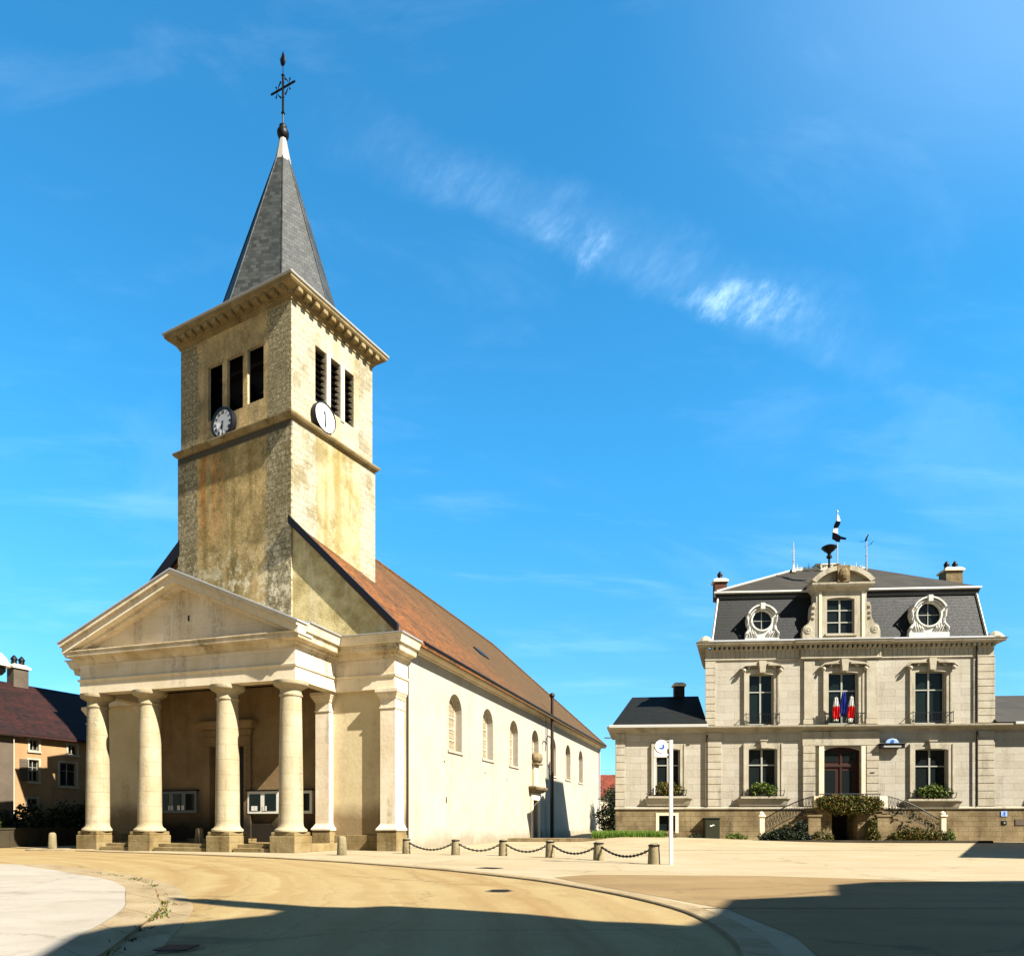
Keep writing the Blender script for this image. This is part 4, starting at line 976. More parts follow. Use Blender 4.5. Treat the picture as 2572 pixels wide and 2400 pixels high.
# oeil-de-boeuf windows of carved white zinc standing proud of the mansard
def oculus(cx, cz, r, w):
    root = MB(); y0 = -.02; n = 32
    outer = []
    for i in range(n+1):
        t_ = radians(-35)+(radians(250))*i/n
        outer.append((cx+(r+.3)*cos(t_), cz+(r+.3)*sin(t_)))
    body = [(cx+w,cz-1.32),(cx+w,cz-.98),(cx+w*.98,cz-.75),(cx+w*.78,cz-.42)]+outer+[(cx-w*.78,cz-.42),(cx-w*.98,cz-.75),(cx-w,cz-.98),(cx-w,cz-1.32)]
    # ring segments from the opening to the body outline
    m = 48; import itertools
    def ray(t_):
        dx, dz = cos(t_), sin(t_); best = None
        for i in range(len(body)):
            p, q = body[i], body[(i+1) % len(body)]
            ex, ez = q[0]-p[0], q[1]-p[1]; den = dx*ez-dz*ex
            if abs(den) < 1e-9: continue
            s = ((p[0]-cx)*ez-(p[1]-cz)*ex)/den; v = ((p[0]-cx)*dz-(p[1]-cz)*dx)/den
            if s > 0 and -1e-6 <= v <= 1+1e-6 and (best is None or s < best): best = s
        return (cx+dx*best, cz+dz*best)
    for i in range(m):
        t0, t1 = 2*pi*i/m, 2*pi*(i+1)/m
        root.prism([(cx+r*cos(t0),cz+r*sin(t0)),(cx+r*cos(t1),cz+r*sin(t1)),ray(t1),ray(t0)], xz, y0, y0+1.1)
    o_ = root.build('round_dormer', M['white'], hall)
    mb = MB()
    for i in range(m):
        t0, t1 = 2*pi*i/m, 2*pi*(i+1)/m
        for r0, r1, yy in ((r-.02,r+.07,-.12),):
            mb.prism([(cx+r0*cos(t0),cz+r0*sin(t0)),(cx+r0*cos(t1),cz+r0*sin(t1)),(cx+r1*cos(t1),cz+r1*sin(t1)),(cx+r1*cos(t0),cz+r1*sin(t0))], xz, yy, y0-.001)
    for i in range(24):
        t0, t1 = radians(25+130*i/24), radians(25+130*(i+1)/24)
        for r0, r1, yy in ((r+.13,r+.19,-.16),(r+.27,r+.36,-.26)):
            mb.prism([(cx+r0*cos(t0),cz+r0*sin(t0)),(cx+r0*cos(t1),cz+r0*sin(t1)),(cx+r1*cos(t1),cz+r1*sin(t1)),(cx+r1*cos(t0),cz+r1*sin(t0))], xz, yy, y0+1.12)
    mb.box(cx-.13,cx+.13,-.3,y0,cz+r+.05,cz+r+.42); mb.box(cx-w-.03,cx+w+.03,-.1,y0+.9,cz-1.36,cz-1.06)
    for s_ in (-1,1):
        mb.tube([(cx+s_*(w-.05),-.06,cz-.98),(cx+s_*(w*.95),-.1,cz-.8),(cx+s_*(w*.75),-.1,cz-.5),(cx+s_*(r+.25),-.08,cz-.1),(cx+s_*(r+.3),-.1,cz+.3)], [.06,.09,.08,.05,.05], 6)
        for j in range(4): mb.tube([(cx+s_*(.25+j*.16),-.05,cz-1.0),(cx+s_*(.4+j*.14),-.1,cz-.8+j*.05),(cx+s_*(.45+j*.13),-.06,cz-.62+j*.1)], [.02,.06,.02], 5)
    mb.build('carved_surround', M['white'], o_)
    mb = MB(); mb.prism([(cx+r*cos(2*pi*i/m),cz+r*sin(2*pi*i/m)) for i in range(m)], xz, .12, .14); mb.build('window_pane', M['glass'], o_)
    mb = MB(); mb.box(cx-.02,cx+.02,.08,.119,cz-r+.01,cz+r-.01); mb.box(cx-r+.01,cx+r-.01,.085,.118,cz-.02,cz+.02); mb.build('glazing_bar', M['frame'], o_)
oculus(-4.64, 13.25, .58, .98); oculus(5.02, 13.42, .68, 1.12)
# wings' roofs
mb = MB(); P = [(UL-.3,-.45,6.99),(ML-.004,-.45,6.99),(ML-.004,4.9,6.99),(UB-.2,4.9,6.99),(UL+1.2,2.5,9.17),(ML-.004,2.5,9.2),(ML-.004,2.9,9.2),(UL+1.3,2.9,9.17)]
mb.add(P, [(0,1,5,4),(1,2,6,5),(2,3,7,6),(3,0,4,7),(4,5,6,7),(0,3,2,1)]); mb.build('wing_roof', M['hallslate'], hall)
mb = MB(); P = [(MR+.004,-.4,6.99),(UR+.3,-.4,6.99),(UR+.3,4.9,6.99),(MR+.004,4.9,6.99),(MR+.004,2.5,9.0),(UR+.3,2.5,9.0),(UR+.3,2.9,9.0),(MR+.004,2.9,9.0)]
mb.add(P, [(0,1,5,4),(1,2,6,5),(2,3,7,6),(3,0,4,7),(4,5,6,7),(0,3,2,1)]); mb.build('wing_roof', M['topslate'], hall)
chimney(-9.45,-8.8,2.45,2.95,9.0,10.1,0, mat='hallslate')
# downpipes
pipe('downpipe', [(7.69,-.12,11.5),(7.69,-.12,7.05)], .05, M['pipe'], hall); pipe('downpipe', [(7.69,-.16,6.5),(7.69,-.16,2.1)], .05, M['pipe'], hall)
pipe('downpipe', [(ML+.02,-.16,6.4),(ML+.02,-.16,2.1)], .05, M['pipe'], hall)
# flight of steps
st = MB(); st.box(-2.2,1.5,-2.2,-.13,1.75,1.98); st.box(-2.15,-1.32,-2.12,-.13,-.3,1.748); st.box(.1,1.45,-2.12,-.13,-.3,1.748); st.box(-1.32,.1,-.5,-.13,-.3,1.748)
stair = st.build('staircase', M['hallplinth'], hall, bevel=.01)
mb = MB()
for s_, xs_ in ((-1,-2.2),(1,1.5)):
    for i in range(11):
        a_ = xs_+s_*i*.28; b_ = xs_+s_*(i+1)*.28; z_ = 1.8-(i+1)*.155
        if z_ > .05: mb.box(min(a_,b_), max(a_,b_), -2.1, -.75, -.3, z_)
each(mb, 'stair_flight', M['hallplinth'], stair, bevel=.01)
mb = MB()
for u0, u1, z1 in ((-2.77,-2.07,1.45),(1.0,1.66,1.45)): 
    mb.box(u0,u1,-2.55,-2.22,-.3,z1); mb.box(u0-.06,u1+.06,-2.6,-2.21,z1,z1+.12)
each(mb, 'stair_pier', M['hallplinth'], stair, bevel=.02)
mb = MB()
for u in (-5.3,4.62):
    mb.box(u-.14,u+.14,-2.5,-2.2,-.3,1.45); mb.box(u-.19,u+.19,-2.55,-2.15,1.45,1.56); mb.lathe([(.17,1.56),(.15,1.68),(.05,1.76)], (u,-2.35,0), 8)
for u in (-2.15,1.45): mb.box(u-.22,u+.22,-2.3,-1.95,1.98,2.62); 
each(mb, 'newel_post', M['trim'], stair, bevel=.02)
mb = MB()
for s_, xa, xb in ((-1,-2.35,-5.15),(1,1.65,4.5)):
    pa = []; 
    for i in range(13):
        t_ = i/12; x_ = xa+(xb-xa)*t_; zt = 2.62-1.32*(t_**1.15)+.10*sin(pi*t_)
        pa.append((x_,-2.25,zt))
    mb.tube(pa, .032, 6); mb.tube([(p[0],p[1],p[2]-.82) for p in pa], .022, 5)
    for i in range(36):
        t_ = i/35; x_ = xa+(xb-xa)*t_; zt = 2.62-1.32*(t_**1.15)+.10*sin(pi*t_); mb.tube([(x_,-2.25,zt-.82),(x_,-2.25,zt)], .013, 4)
        if i % 2 == 0: mb.tube([(x_,-2.25,zt-.2),(x_+.06,-2.25,zt-.32),(x_,-2.25,zt-.45),(x_-.06,-2.25,zt-.58),(x_,-2.25,zt-.7)], .013, 4)
mb.tube([(-2.0,-2.15,2.75),(1.35,-2.15,2.75)], .03, 6)
for i in range(26): mb.tube([(-1.95+i*.13,-2.15,1.98),(-1.95+i*.13,-2.15,2.75)], .012, 4)
mb.build('stair_railing', M['iron'], stair)
mb = MB(); mb.box(-6.6,6.9,-3.15,-2.75,-.3,.14); mb.box(-6.6,-6.2,-3.15,-.2,-.3,.14); struct_k = mb.build('kerb_edging', M['darkstone'], stair, bevel=.03)

mb = MB(); mb.box(-1.3,.08,-.56,-.505,-.2,1.74); mb.build('cellar_door', M['void'], stair)
# plaques and lamp on the hall front
def plaque(name, u0, u1, z0, z1, y, mat, label, cat, fn=None):
    mb = MB(); mb.box(-(u1-u0)/2,(u1-u0)/2,-.03,0,z0,z1); o = mb.build(name, mat, None, bevel=.004)
    o.location = H2W((u0+u1)/2, y); o.rotation_euler.z = -B; tag(o, label, cat)
    if fn: fn(o)
    return o
def marks(o, rects, mat, name='lettering'):
    mb = MB()
    for a_, b_, c_, d_ in rects: mb.box(a_, b_, -.034, -.0305, c_, d_)
    mb.build(name, mat, o)
plaque('wall_sign', 9.05,9.4,1.5,1.8,-.105, M['lightblue'], 'small pale blue square plaque on the right corner plinth, the upper of two', 'sign', lambda o: marks(o, [(-.03,.06,1.55,1.76),(-.1,-.06,1.55,1.6)], M['bluepaint'], 'symbol'))
plaque('letter_box', 9.1,9.36,1.0,1.24,-.105, M['black'], 'small black box on the right corner plinth, below the blue plaque', 'letter box', lambda o: marks(o, [(-.02,.06,1.08,1.16)], M['frame'], 'slot'))
plaque('wall_plaque', 9.85,10.65,.98,1.33,-.105, M['greywall'], 'grey rectangular stone plaque low on the right wing', 'plaque')
plaque('wall_sign', 11.35,12.6,1.2,1.42,-.105, M['bluepaint'], 'long blue sign bar low on the right wing at the picture edge', 'sign', lambda o: marks(o, [(-.56,-.5,1.25,1.38)], M['whiteframe']))
plaque('door_plate', 1.62,1.86,4.08,4.12,-.165, M['iron'], 'tiny dark plate on the rusticated pilaster right of the town hall door', 'plate')
lamp = empty('sign_lamp', H2W(2.78,0), -B); tag(lamp, 'dark bracket with a pale blue half-round lamp sign above the hall wall', 'lamp sign')
mb = MB(); mb.box(-.68,.72,-.4,-.17,5.5,5.78); mb.box(-.72,.76,-.44,-.005,5.74,5.80); mb.build('bracket', M['darkmetal'], lamp, bevel=.01)
mb = MB(); mb.box(-.5,.5,-.41,-.401,5.56,5.66); mb.build('light_strip', M['frame'], lamp)
mb = MB(); P = [(.38*cos(t_), 5.8+.28*sin(t_)) for t_ in [pi*i/16 for i in range(17)]]; mb.prism(P, xz, -.38, -.2); mb.build('shade', M['lightblue'], lamp, bevel=.02)
mb = MB(); mb.prism([(-.12,5.83),(.08,5.83),(.12,6.0),(-.07,5.99)], xz, -.392, -.385); mb.build('emblem', M['bluepaint'], lamp)
rail = MB(); rail.tube([(-.0,-1.6,.45),(.7,-1.6,.85),(1.5,-1.6,1.25),(2.2,-1.6,1.42),(4.5,-1.6,1.45)], .03, 6)
for u, z_ in ((.7,.85),(2.2,1.42),(3.6,1.44)): rail.tube([(u,-1.6,-.05),(u,-1.6,z_)], .02, 6)
o = rail.build('handrail', M['zinc']); o.location = H2W(9.6,0); o.rotation_euler.z = -B; tag(o, 'bent pale metal handrail rising in the shade by the right wing', 'handrail')
# green service cabinet
cab = empty('service_cabinet', H2W(-7.67,-.3), -B); tag(cab, 'dark green metal cabinet against the wall left of the stair', 'cabinet')
mb = MB(); mb.box(-.44,.44,-.22,.18,.1,1.36); mb.build('body', M['green'], cab, bevel=.01)
mb = MB(); mb.box(-.48,.48,-.27,.2,1.363,1.44); mb.build('lid', M['green'], cab, bevel=.01)
mb = MB(); mb.box(-.38,.38,-.235,-.222,.2,1.28); mb.build('door', M['green'], cab, bevel=.006)
mb = MB(); mb.box(-.14,.0,-.245,-.237,.9,.98); mb.box(-.02,.12,-.245,-.237,.95,1.01); mb.build('sticker', M['whiteframe'], cab)
mb = MB(); mb.box(-.5,.5,-.3,.19,-.1,.098); mb.build('base', M['trim'], cab)

# flags in the window over the door: two tricolours and a plain blue one
def flag(dx, zt, L, w, bands, lean, label):
    r_ = empty('flag', H2W(dx,-.45), -B); tag(r_, label, 'flag', 'flags hanging in the window over the door')
    mb = MB(); mb.tube([(0,.35,zt-1.35),(lean*.6,-.35,zt+.05)], .018, 6); mb.build('staff', M['whiteframe'], r_)
    for (t0, t1, m_) in bands:
        mb = MB(); nu, nv = 8, 6; pts = []
        for j in range(nv+1):
            t_ = t0+(t1-t0)*j/nv
            for i in range(nu+1):
                s = i/nu-.5; wd = w*(.45+.55*min(1, t_*2.2))*(1-.45*max(0, t_-.7)/.3)
                pts.append((lean*(.6-.3*t_)+s*wd, -.32+.05*sin(i*1.9+t_*3)+.15*t_, zt-L*t_-.05*abs(s)*t_*2))
        mb.add(pts, [(j*(nu+1)+i, j*(nu+1)+i+1, (j+1)*(nu+1)+i+1, (j+1)*(nu+1)+i) for j in range(nv) for i in range(nu)])
        o_ = mb.build('cloth', m_, r_, smooth=60); s_ = o_.modifiers.new('thick', 'SOLIDIFY'); s_.thickness = .006
flag(-.5, 8.45, 1.32, .38, [(0,.38,M['flagwhite']),(.38,.93,M['flagred']),(.93,1,M['flagwhite'])], -.12, 'left flag of white over red cloth hanging in the middle window')
flag(-.13, 8.8, 1.42, .38, [(0,1,M['flagblue'])], .0, 'dark blue flag hanging between the two white and red ones')
flag(.24, 8.5, 1.45, .36, [(0,.38,M['flagwhite']),(.38,.85,M['flagred']),(.85,1,M['flagwhite'])], .12, 'right flag of white over red cloth hanging in the middle window')

# things on the hall roof
v = empty('roof_flag', H2W(0,.6,16.2), -B); tag(v, 'furled dark and white flag on a pole above the dormer', 'flag')
mb = MB(); mb.tube([(0,0,-.1),(0,0,3.7)], .03, 8); mb.lathe([(.05,3.66),(.06,3.72),(.01,3.82)], (0,0,0), 8); mb.build('pole', M['zinc'], v, smooth=50)
mb = MB(); mb.lathe([(.16,-.15),(.14,.1),(.1,.35),(.2,.42),(.22,.5),(.08,.56)], (0,0,0), 12); mb.build('pole_base', M['hallplinth'], v, smooth=40)
def cloth(pts, name, mat, par, y0=-.05, y1=.05):
    mb = MB(); mb.prism(pts, xz, y0, y1); mb.build(name, mat, par, bevel=.015)
cloth([(-.02,3.5),(.05,3.5),(.16,3.2),(.12,3.05),(-.06,3.05)], 'white_cloth', M['flagwhite'], v)
cloth([(-.08,3.15),(.16,3.1),(.14,2.95),(.02,2.72),(-.2,2.7),(-.2,2.9)], 'dark_cloth', M['blackcloth'], v, -.07, .045)
cloth([(-.22,2.72),(-.02,2.74),(.02,2.4),(-.08,2.36),(-.3,2.45)], 'white_cloth', M['flagwhite'], v)
cloth([(-.28,2.48),(-.05,2.38),(.2,2.2),(.52,2.1),(.5,2.02),(.2,2.06),(.12,1.95),(.16,1.9),(.0,1.9),(-.3,2.1)], 'dark_cloth', M['blackcloth'], v, -.06, .06)
sr = empty('siren', H2W(.24,2.6,17.35), -B); tag(sr, 'dark mushroom-shaped siren on a post on the hall roof', 'siren')
mb = MB(); mb.tube([(0,0,-.4),(0,0,.7)], .07, 8); mb.build('post', M['darkmetal'], sr)
mb = MB(); mb.lathe([(.07,.45),(.17,.5),(.17,.62),(.09,.68),(.12,.8),(.3,.95),(.46,1.12),(.47,1.18),(.3,1.27),(.02,1.3)], (0,0,0), 24); mb.build('horn', M['darkmetal'], sr, smooth=50)
def mast(x, z0, h, label, kind):
    r_ = empty('roof_mast', H2W(x,2.8,z0), -B); tag(r_, label, 'mast', 'masts on the hall roof')
    mb = MB(); mb.tube([(0,0,-.3),(0,0,h*.6),(0,0,h)], [.05,.035,.018], 6); mb.lathe([(.03,h*.32),(.08,h*.35),(.03,h*.38)], (0,0,0), 8); mb.build('pole', M['lead'] if kind else M['zinc'], r_)
    mb = MB()
    if kind:
        mb.tube([(-.12,0,h*.66),(.12,0,h*.7)], .015, 5); frustum(mb, (-.12,.12,-.12,.12), (-.04,.04,-.04,.04), -.1, .4); mb.build('fin', M['lead'], r_)
    else:
        mb.tube([(-.42,0,h*.78),(0,0,h*.8)], .014, 5); mb.tube([(-.1,0,h*.62),(.3,0,h*.7),(.42,0,h*.8)], .014, 5); mb.tube([(-.04,0,h*.8),(.02,0,h*.9),(.12,0,h)], [.07,.05,.03], 6)
        mb.lathe([(.01,-.03),(.035,0),(.01,.03)], (.28,0,h*.72), 6); mb.build('wind_vane', M['darkmetal'], r_)
mast(-1.9, 17.15, 1.86, 'pale slender lightning rod at the left end of the ridge', True)
mast(2.6, 17.3, 2.05, 'thin mast with a small wind vane at the right end of the ridge', False)

# ------------------------------------------------------------------ plants at the hall
def plant(name, loc, blobs, n, size, mat, label, cat, seed, group=None, rz=-B, trunk=None):
    r_ = empty(name, loc, rz); tag(r_, label, cat, group)
    build_leaves(leaves(blobs, n, size, seed), 'foliage', mat, r_)
    if trunk:
        mb = MB()
        for p_ in trunk: mb.tube(p_[0], p_[1], 6)
        mb.build('trunk', M['bark'], r_)
    return r_
def winbox(u, z, w, mat, label, seed):
    r_ = empty('window_box', H2W(u,-.24,z), -B); tag(r_, label, 'window box', 'flower boxes on the hall windows')
    mb = MB(); mb.box(-w,w,-.1,.1,0,.22); mb.build('planter', M['darkwood'], r_, bevel=.01)
    build_leaves(leaves([(-w*.5,0,.36,w*.6,.2,.38),(w*.5,-.02,.32,w*.6,.2,.34),(0,-.05,.4,w*.65,.2,.4)], 2600, .055, seed), 'foliage', mat, r_)
winbox(-10.15,2.75,.78, M['autumn'], 'flower box under the ground floor window behind the white sign post', 11)
winbox(-4.6,2.72,.75, M['leaf'], 'bright green leafy flower box under the window left of the stair', 12)
winbox(5.2,2.55,.95, M['leaf'], 'wide green flower box under the window right of the stair', 13)
h_ = plant('hedge', H2W(-.33,-2.35), [(-1.45,0,2.3,.5,.28,.34),(-.8,0,2.32,.55,.3,.36),(-.1,0,2.32,.55,.3,.36),(.6,0,2.3,.55,.3,.36),(1.25,0,2.22,.5,.28,.34),(-.2,-.05,2.0,1.7,.28,.42)], 15000, .05, M['autumn'], 'rust and green hanging hedge on the stair landing', 'hedge', 21)
plant('shrub', H2W(-3.9,-2.6), [(-1.1,0,.25,.5,.25,.3),(-.5,.1,.4,.5,.2,.4),(.1,.15,.5,.5,.2,.5),(.7,.15,.65,.4,.2,.6),(0,0,.3,1.3,.3,.35)], 9000, .055, M['darkleaf'], 'dark shrub filling the angle under the left stair flight', 'shrub', 22)
plant('shrub', H2W(2.9,-2.65), [(-.7,0,.3,.6,.3,.35),(0,0,.4,.7,.32,.45),(.8,0,.35,.65,.32,.42),(1.4,0,.3,.4,.28,.35)], 8000, .05, M['autumn'], 'yellow green shrub below the right stair flight', 'shrub', 23)
plant('shrub', H2W(4.75,-2.75), [(0,0,.35,.28,.25,.4)], 700, .05, M['leaf'], 'small round green bush at the foot of the right newel post', 'shrub', 24)
plant('shrub', H2W(.72,-2.55), [(0,0,.7,.3,.22,.65),(.1,0,.3,.4,.22,.3)], 2000, .05, M['autumn'], 'climbing shrub between the arch and the right pier of the stair', 'shrub', 25)
plant('shrub', H2W(-2.0,-2.7), [(-.1,0,.3,.45,.2,.35),(.35,0,.25,.3,.2,.3)], 1100, .045, M['autumn'], 'low mixed plants at the foot of the left stair pier', 'shrub', 26)
plant('ivy', H2W(3.3,-2.3), [(-1.2,0,1.75,.5,.12,.35),(-.3,0,1.4,.5,.12,.35),(.6,0,1.0,.5,.12,.3)], 700, .045, M['darkleaf'], 'ivy hanging through the right stair railing', 'ivy', 27)
plant('shrub', H2W(-6.4,-.6), [(0,0,.28,.5,.25,.22),(.5,0,.2,.3,.2,.16)], 1100, .045, M['leaf'], 'small bright green plant right of the green cabinet', 'shrub', 28)
plant('shrub', H2W(-8.7,-.5), [(0,0,.25,.45,.22,.2)], 600, .045, M['darkleaf'], 'small dark plant left of the green cabinet', 'shrub', 29)
plant('flower_clump', H2W(-10.6,-1.0), [(-.3,0,.35,.4,.3,.26),(.4,0,.35,.35,.25,.24)], 1000, .045, M['autumn'], 'rusty flowering clump at the end of the green border', 'plant', 30)
gr = MB(); rnd = random.Random(9)
for _ in range(9000):
    x_ = rnd.uniform(-1.9,2.3); y_ = rnd.uniform(-.55,.55); z_ = .18; h0 = rnd.uniform(.15,.55); a_ = rnd.uniform(0,6.3)
    dx, dy = cos(a_)*.02, sin(a_)*.02; lx, ly = rnd.gauss(0,.08), rnd.gauss(0,.08)
    gr.poly([(x_-dx,y_-dy,z_),(x_+dx,y_+dy,z_),(x_+lx,y_+ly,z_+h0)])
o = build_leaves(gr, 'border_planting', M['grass']); o.location = H2W(-12.9,-1.0); o.rotation_euler.z = -B; tag(o, 'bright green low border along the foot of the left wing', 'planting', kind='stuff')
mb = MB(); mb.box(-10.5,2.6,-.75,.75,-.2,.2); o = mb.build('border_kerb', M['hallplinth']); o.location = H2W(-12.9,-1.0); o.rotation_euler.z = -B; struct(o)

# tree and house seen in the gap between church and hall
plant('tree', (9.6,66,0), [(0,0,3.0,1.4,1.3,1.4),(.8,0,2.0,1.5,1.3,1.4),(-.6,.2,1.6,1.3,1.2,1.2),(1.2,0,4.2,.9,.9,.8),(.3,0,.8,1.6,1.2,.9)], 9000, .11, M['darkleaf'], 'bushy green tree in the gap between church and town hall', 'tree', 41, None, 0, [([(0,0,-.1),(.1,0,1.2),(.2,0,2.6),(.5,0,4.0)], [.16,.13,.09,.03]), ([(.1,0,1.2),(.8,.1,2.2),(1.2,0,3.0)], [.08,.05,.02])])
def simple_house(name, loc, rz, w, d, h, rh, wallm, roofm, label, wins=(), hip=False, chim=None):
    r_ = empty(name, loc, rz); tag(r_, label, 'house')
    mb = MB(); mb.wall(fy(0), 0, w, -.2, h, [(a,b,c,e) for a,b,c,e,_ in wins], .2)
    mb.poly([(0,0,-.2),(0,d,-.2),(0,d,h),(0,d/2,h+rh*.96),(0,0,h)]); mb.poly([(w,0,-.2),(w,d,-.2),(w,d,h),(w,d/2,h+rh*.96),(w,0,h)]); mb.poly([(0,d,-.2),(w,d,-.2),(w,d,h),(0,d,h)])
    mb.build('wall', wallm, r_)
    mb = MB(); P = [(-.25,-.35,h-.12),(w+.25,-.35,h-.12),(w+.25,d/2,h+rh),(-.25,d/2,h+rh),(w+.25,d+.35,h-.12),(-.25,d+.35,h-.12)]
    Q = [(a,b,c-.14) for a,b,c in P]
    mb.add(P+Q, [(0,1,2,3),(3,2,4,5),(6,9,8,7),(9,11,10,8),(0,6,7,1),(4,10,11,5),(0,3,9,6),(3,5,11,9),(1,7,8,2),(2,8,10,4)]); mb.build('roof', roofm, r_)
    for a, b, c, e, k_ in wins:
        g_ = window(r_, a, b, c, e, .12, mull=(.35,) if e-c > .8 else (), fr=M['dullframe'], w=.03)
        mb = MB(); mb.box(a-.1,a-.002,-.03,.002,c-.08,e+.08); mb.box(b+.002,b+.1,-.03,.002,c-.08,e+.08); mb.box(a-.002,b+.002,-.03,.002,e+.002,e+.08); mb.box(a-.12,b+.12,-.08,.002,c-.1,c-.002); mb.build('window_surround', M['halltrim'], g_)
        if k_ == 'shutter':
            mb = MB(); mb.box(a-.45,a-.04,-.05,-.032,c,e)
            for i in range(8): mb.box(a-.42,a-.07,-.062,-.05,c+.05+i*(e-c-.08)/8,c+.09+i*(e-c-.08)/8)
            mb.build('shutter', M['greywall'], g_)
    if chim:
        chimney(*chim, parent=r_)
    return r_
simple_house('red_roofed_house', (6.0,84,0), 0, 9, 8, 4.4, 2.6, M['trim'], M['redtile'], 'distant house with a red tiled roof seen in the gap', [(5.2,6.0,2.6,3.8,'w')])
hs = atan(.4036/.9149)
# pink house: facade runs away from the camera; local x along facade
pink = simple_house('pink_house', (-24.7,35.4,0), pi/2-radians(23.8), 11, 8, 5.65, 3.1, M['pink'], M['darktile'], 'pink rendered house with a dark tiled roof left of the church',
    [(1.0,1.45,4.76,5.33,'small'),(.95,1.45,3.2,4.3,'shutter'),(2.55,3.45,3.05,4.28,'big'),(3.0,3.5,4.73,5.24,'small'),(.9,1.38,1.9,2.34,'small'),(6.2,7.0,3.0,4.2,'big')],
    )
ch = chimney(2.5,3.3,3.7,4.3,8.0,9.8,2, parent=pink, mat='greywall')
grey = simple_house('grey_house', (-25.95,30.05,0), pi/2-radians(23.8), 5.0, 8, 5.5, 2.6, M['greywall'], M['darktile'], 'grey gabled house at the left picture edge beside the pink one', [(3.2,4.0,3.0,4.2,'w')])
simple_house('red_roofed_house', (-38,44,0), pi/2-radians(23.8), 9.0, 7, 7.3, 2.9, M['pink'], M['redtile'], 'house whose red tiled roof shows above the pink house on the left', [])
pipe_o = MB(); pipe_o.tube([(0,0,0),(0,0,5.5)], .07, 8); o = pipe_o.build('house_downpipe', M['lead'], pink); o.location = (.12,-.1,0)
plant('shrub', (-20.9,37.4,0), [(0,0,1.5,1.0,.8,1.5),(-.6,-.8,1.1,.9,.8,1.1),(.5,.8,2.0,.9,.9,1.3),(.9,.4,1.2,.8,.8,1.2)], 7000, .09, M['darkleaf'], 'tall dark shrub in the shade against the pink house', 'shrub', 51, None, 0)
plant('hedge', (-23.4,34.9,0), [(0,0,1.0,.9,.7,1.0),(.8,1.2,1.0,.8,.8,1.0),(-.9,-1.2,.9,.8,.7,.9),(1.3,2.0,1.0,.8,.8,.95),(-.3,-.3,.5,1.2,1.0,.6)], 8000, .09, M['darkleaf'], 'low dark hedge in the shade at the foot of the pink house', 'hedge', 52, None, 0)
lw = MB(); lw.box(-3.2,3.2,-.12,.12,-.2,.8); lw.box(-3.25,3.25,-.16,.16,.8,.88); o = lw.build('garden_wall', M['darkstone'], bevel=.01); o.location = (-22.9,33.2,0); o.rotation_euler.z = radians(66); tag(o, 'low grey garden wall in front of the pink house', 'wall')

# ------------------------------------------------------------------ street furniture
def bollard(x, y, rz, label, h=.5, r=.15, group='stone bollards linked by chains', name='chain_bollard', ring=True, lean=0):
    r_ = empty(name, (x,y,0), rz); r_.rotation_euler.x = lean; tag(r_, label, 'bollard', group)
    mb = MB(); prof = [(r*1.0,-.05),(r*1.0,.02),(r*.93,h*.5),(r*.84,h*.86),(r*.7,h*.96),(r*.35,h)]; mb.lathe(prof, (0,0,0), 14); mb.build('post', M['bollard'], r_, smooth=45)
    if ring:
        mb = MB(); mb.lathe([(r*.9,h*.86),(r*.96,h*.87),(r*.96,h*.92),(r*.84,h*.93)], (0,0,0), 14); mb.build('collar', M['iron'], r_)
    return r_
BP = [(-3.82,26.1),(-1.95,24.9),(-.30,24.3),(1.22,23.1),(2.57,21.4),(3.81,19.35)]
BLAB = ['chained bollard by the rainwater pipe at the church corner', 'second chained bollard from the church corner', 'third chained bollard from the church corner, before the side door shadow', 'fourth chained bollard, between two chains before the nave', 'fifth chained bollard, next but one to the white sign post', 'last chained bollard, just left of the white sign post']
for i, (p_, l_) in enumerate(zip(BP, BLAB)): bollard(p_[0], p_[1], i*.7, l_, h=.56, r=.155+.012*(i > 3))
CLAB = ['chain sagging between the two bollards nearest the church corner', 'second chain from the church corner', 'third chain, hanging before the dark side door', 'fourth chain, hanging left of the green border', 'last chain, ending at the bollard by the sign post']
for i in range(5):
    a_ = Vector((*BP[i], .46)); b_ = Vector((*BP[i+1], .46)); r_ = empty('chain', ((a_.x+b_.x)/2, (a_.y+b_.y)/2, 0)); tag(r_, CLAB[i], 'chain', 'chains between the stone bollards')
    mid = Vector(((a_.x+b_.x)/2, (a_.y+b_.y)/2, 0)); mb = MB(); L = (b_-a_).length; n = int(L/.075); P = []
    for j in range(n+1):
        t_ = j/n; p_ = a_.lerp(b_, t_); p_.z -= .30*4*t_*(1-t_); P.append(p_-mid)
    for j in range(n):
        d_ = (P[j+1]-P[j]); c_ = (P[j]+P[j+1])/2; dn = d_.normalized(); sd_ = dn.cross(Vector((0,0,1))).normalized(); w_ = sd_ if j % 2 else dn.cross(sd_)
        ring = []
        for q in range(9):
            t_ = 2*pi*q/8; ring.append(c_+dn*cos(t_)*.055+w_*sin(t_)*.026)
        mb.tube(ring, .016, 5)
    mb.build('links', M['iron'], r_)
bollard(-5.85,24.8,.3,'pale bollard in front of the right church wing, without a chain', .66, .17, None, 'stone_bollard', False)
bollard(-18.74,29.4,.1,'pale bollard on the corner left of the portico', .72, .16, None, 'stone_bollard', False)
mb = MB(); mb.lathe([(1.15,-.1),(1.1,.03),(1.0,.045)], (-18.3,29.7,0), 24, 1.5, .8); struct(mb.build('pavement_corner', M['kerb']))
bb = bollard(*C2W(-5.9,1.9)[:2], 0, 'pale stone post on the porch steps beside the third column', .62, .17, None, 'stone_post', False); bb.location.z = .29
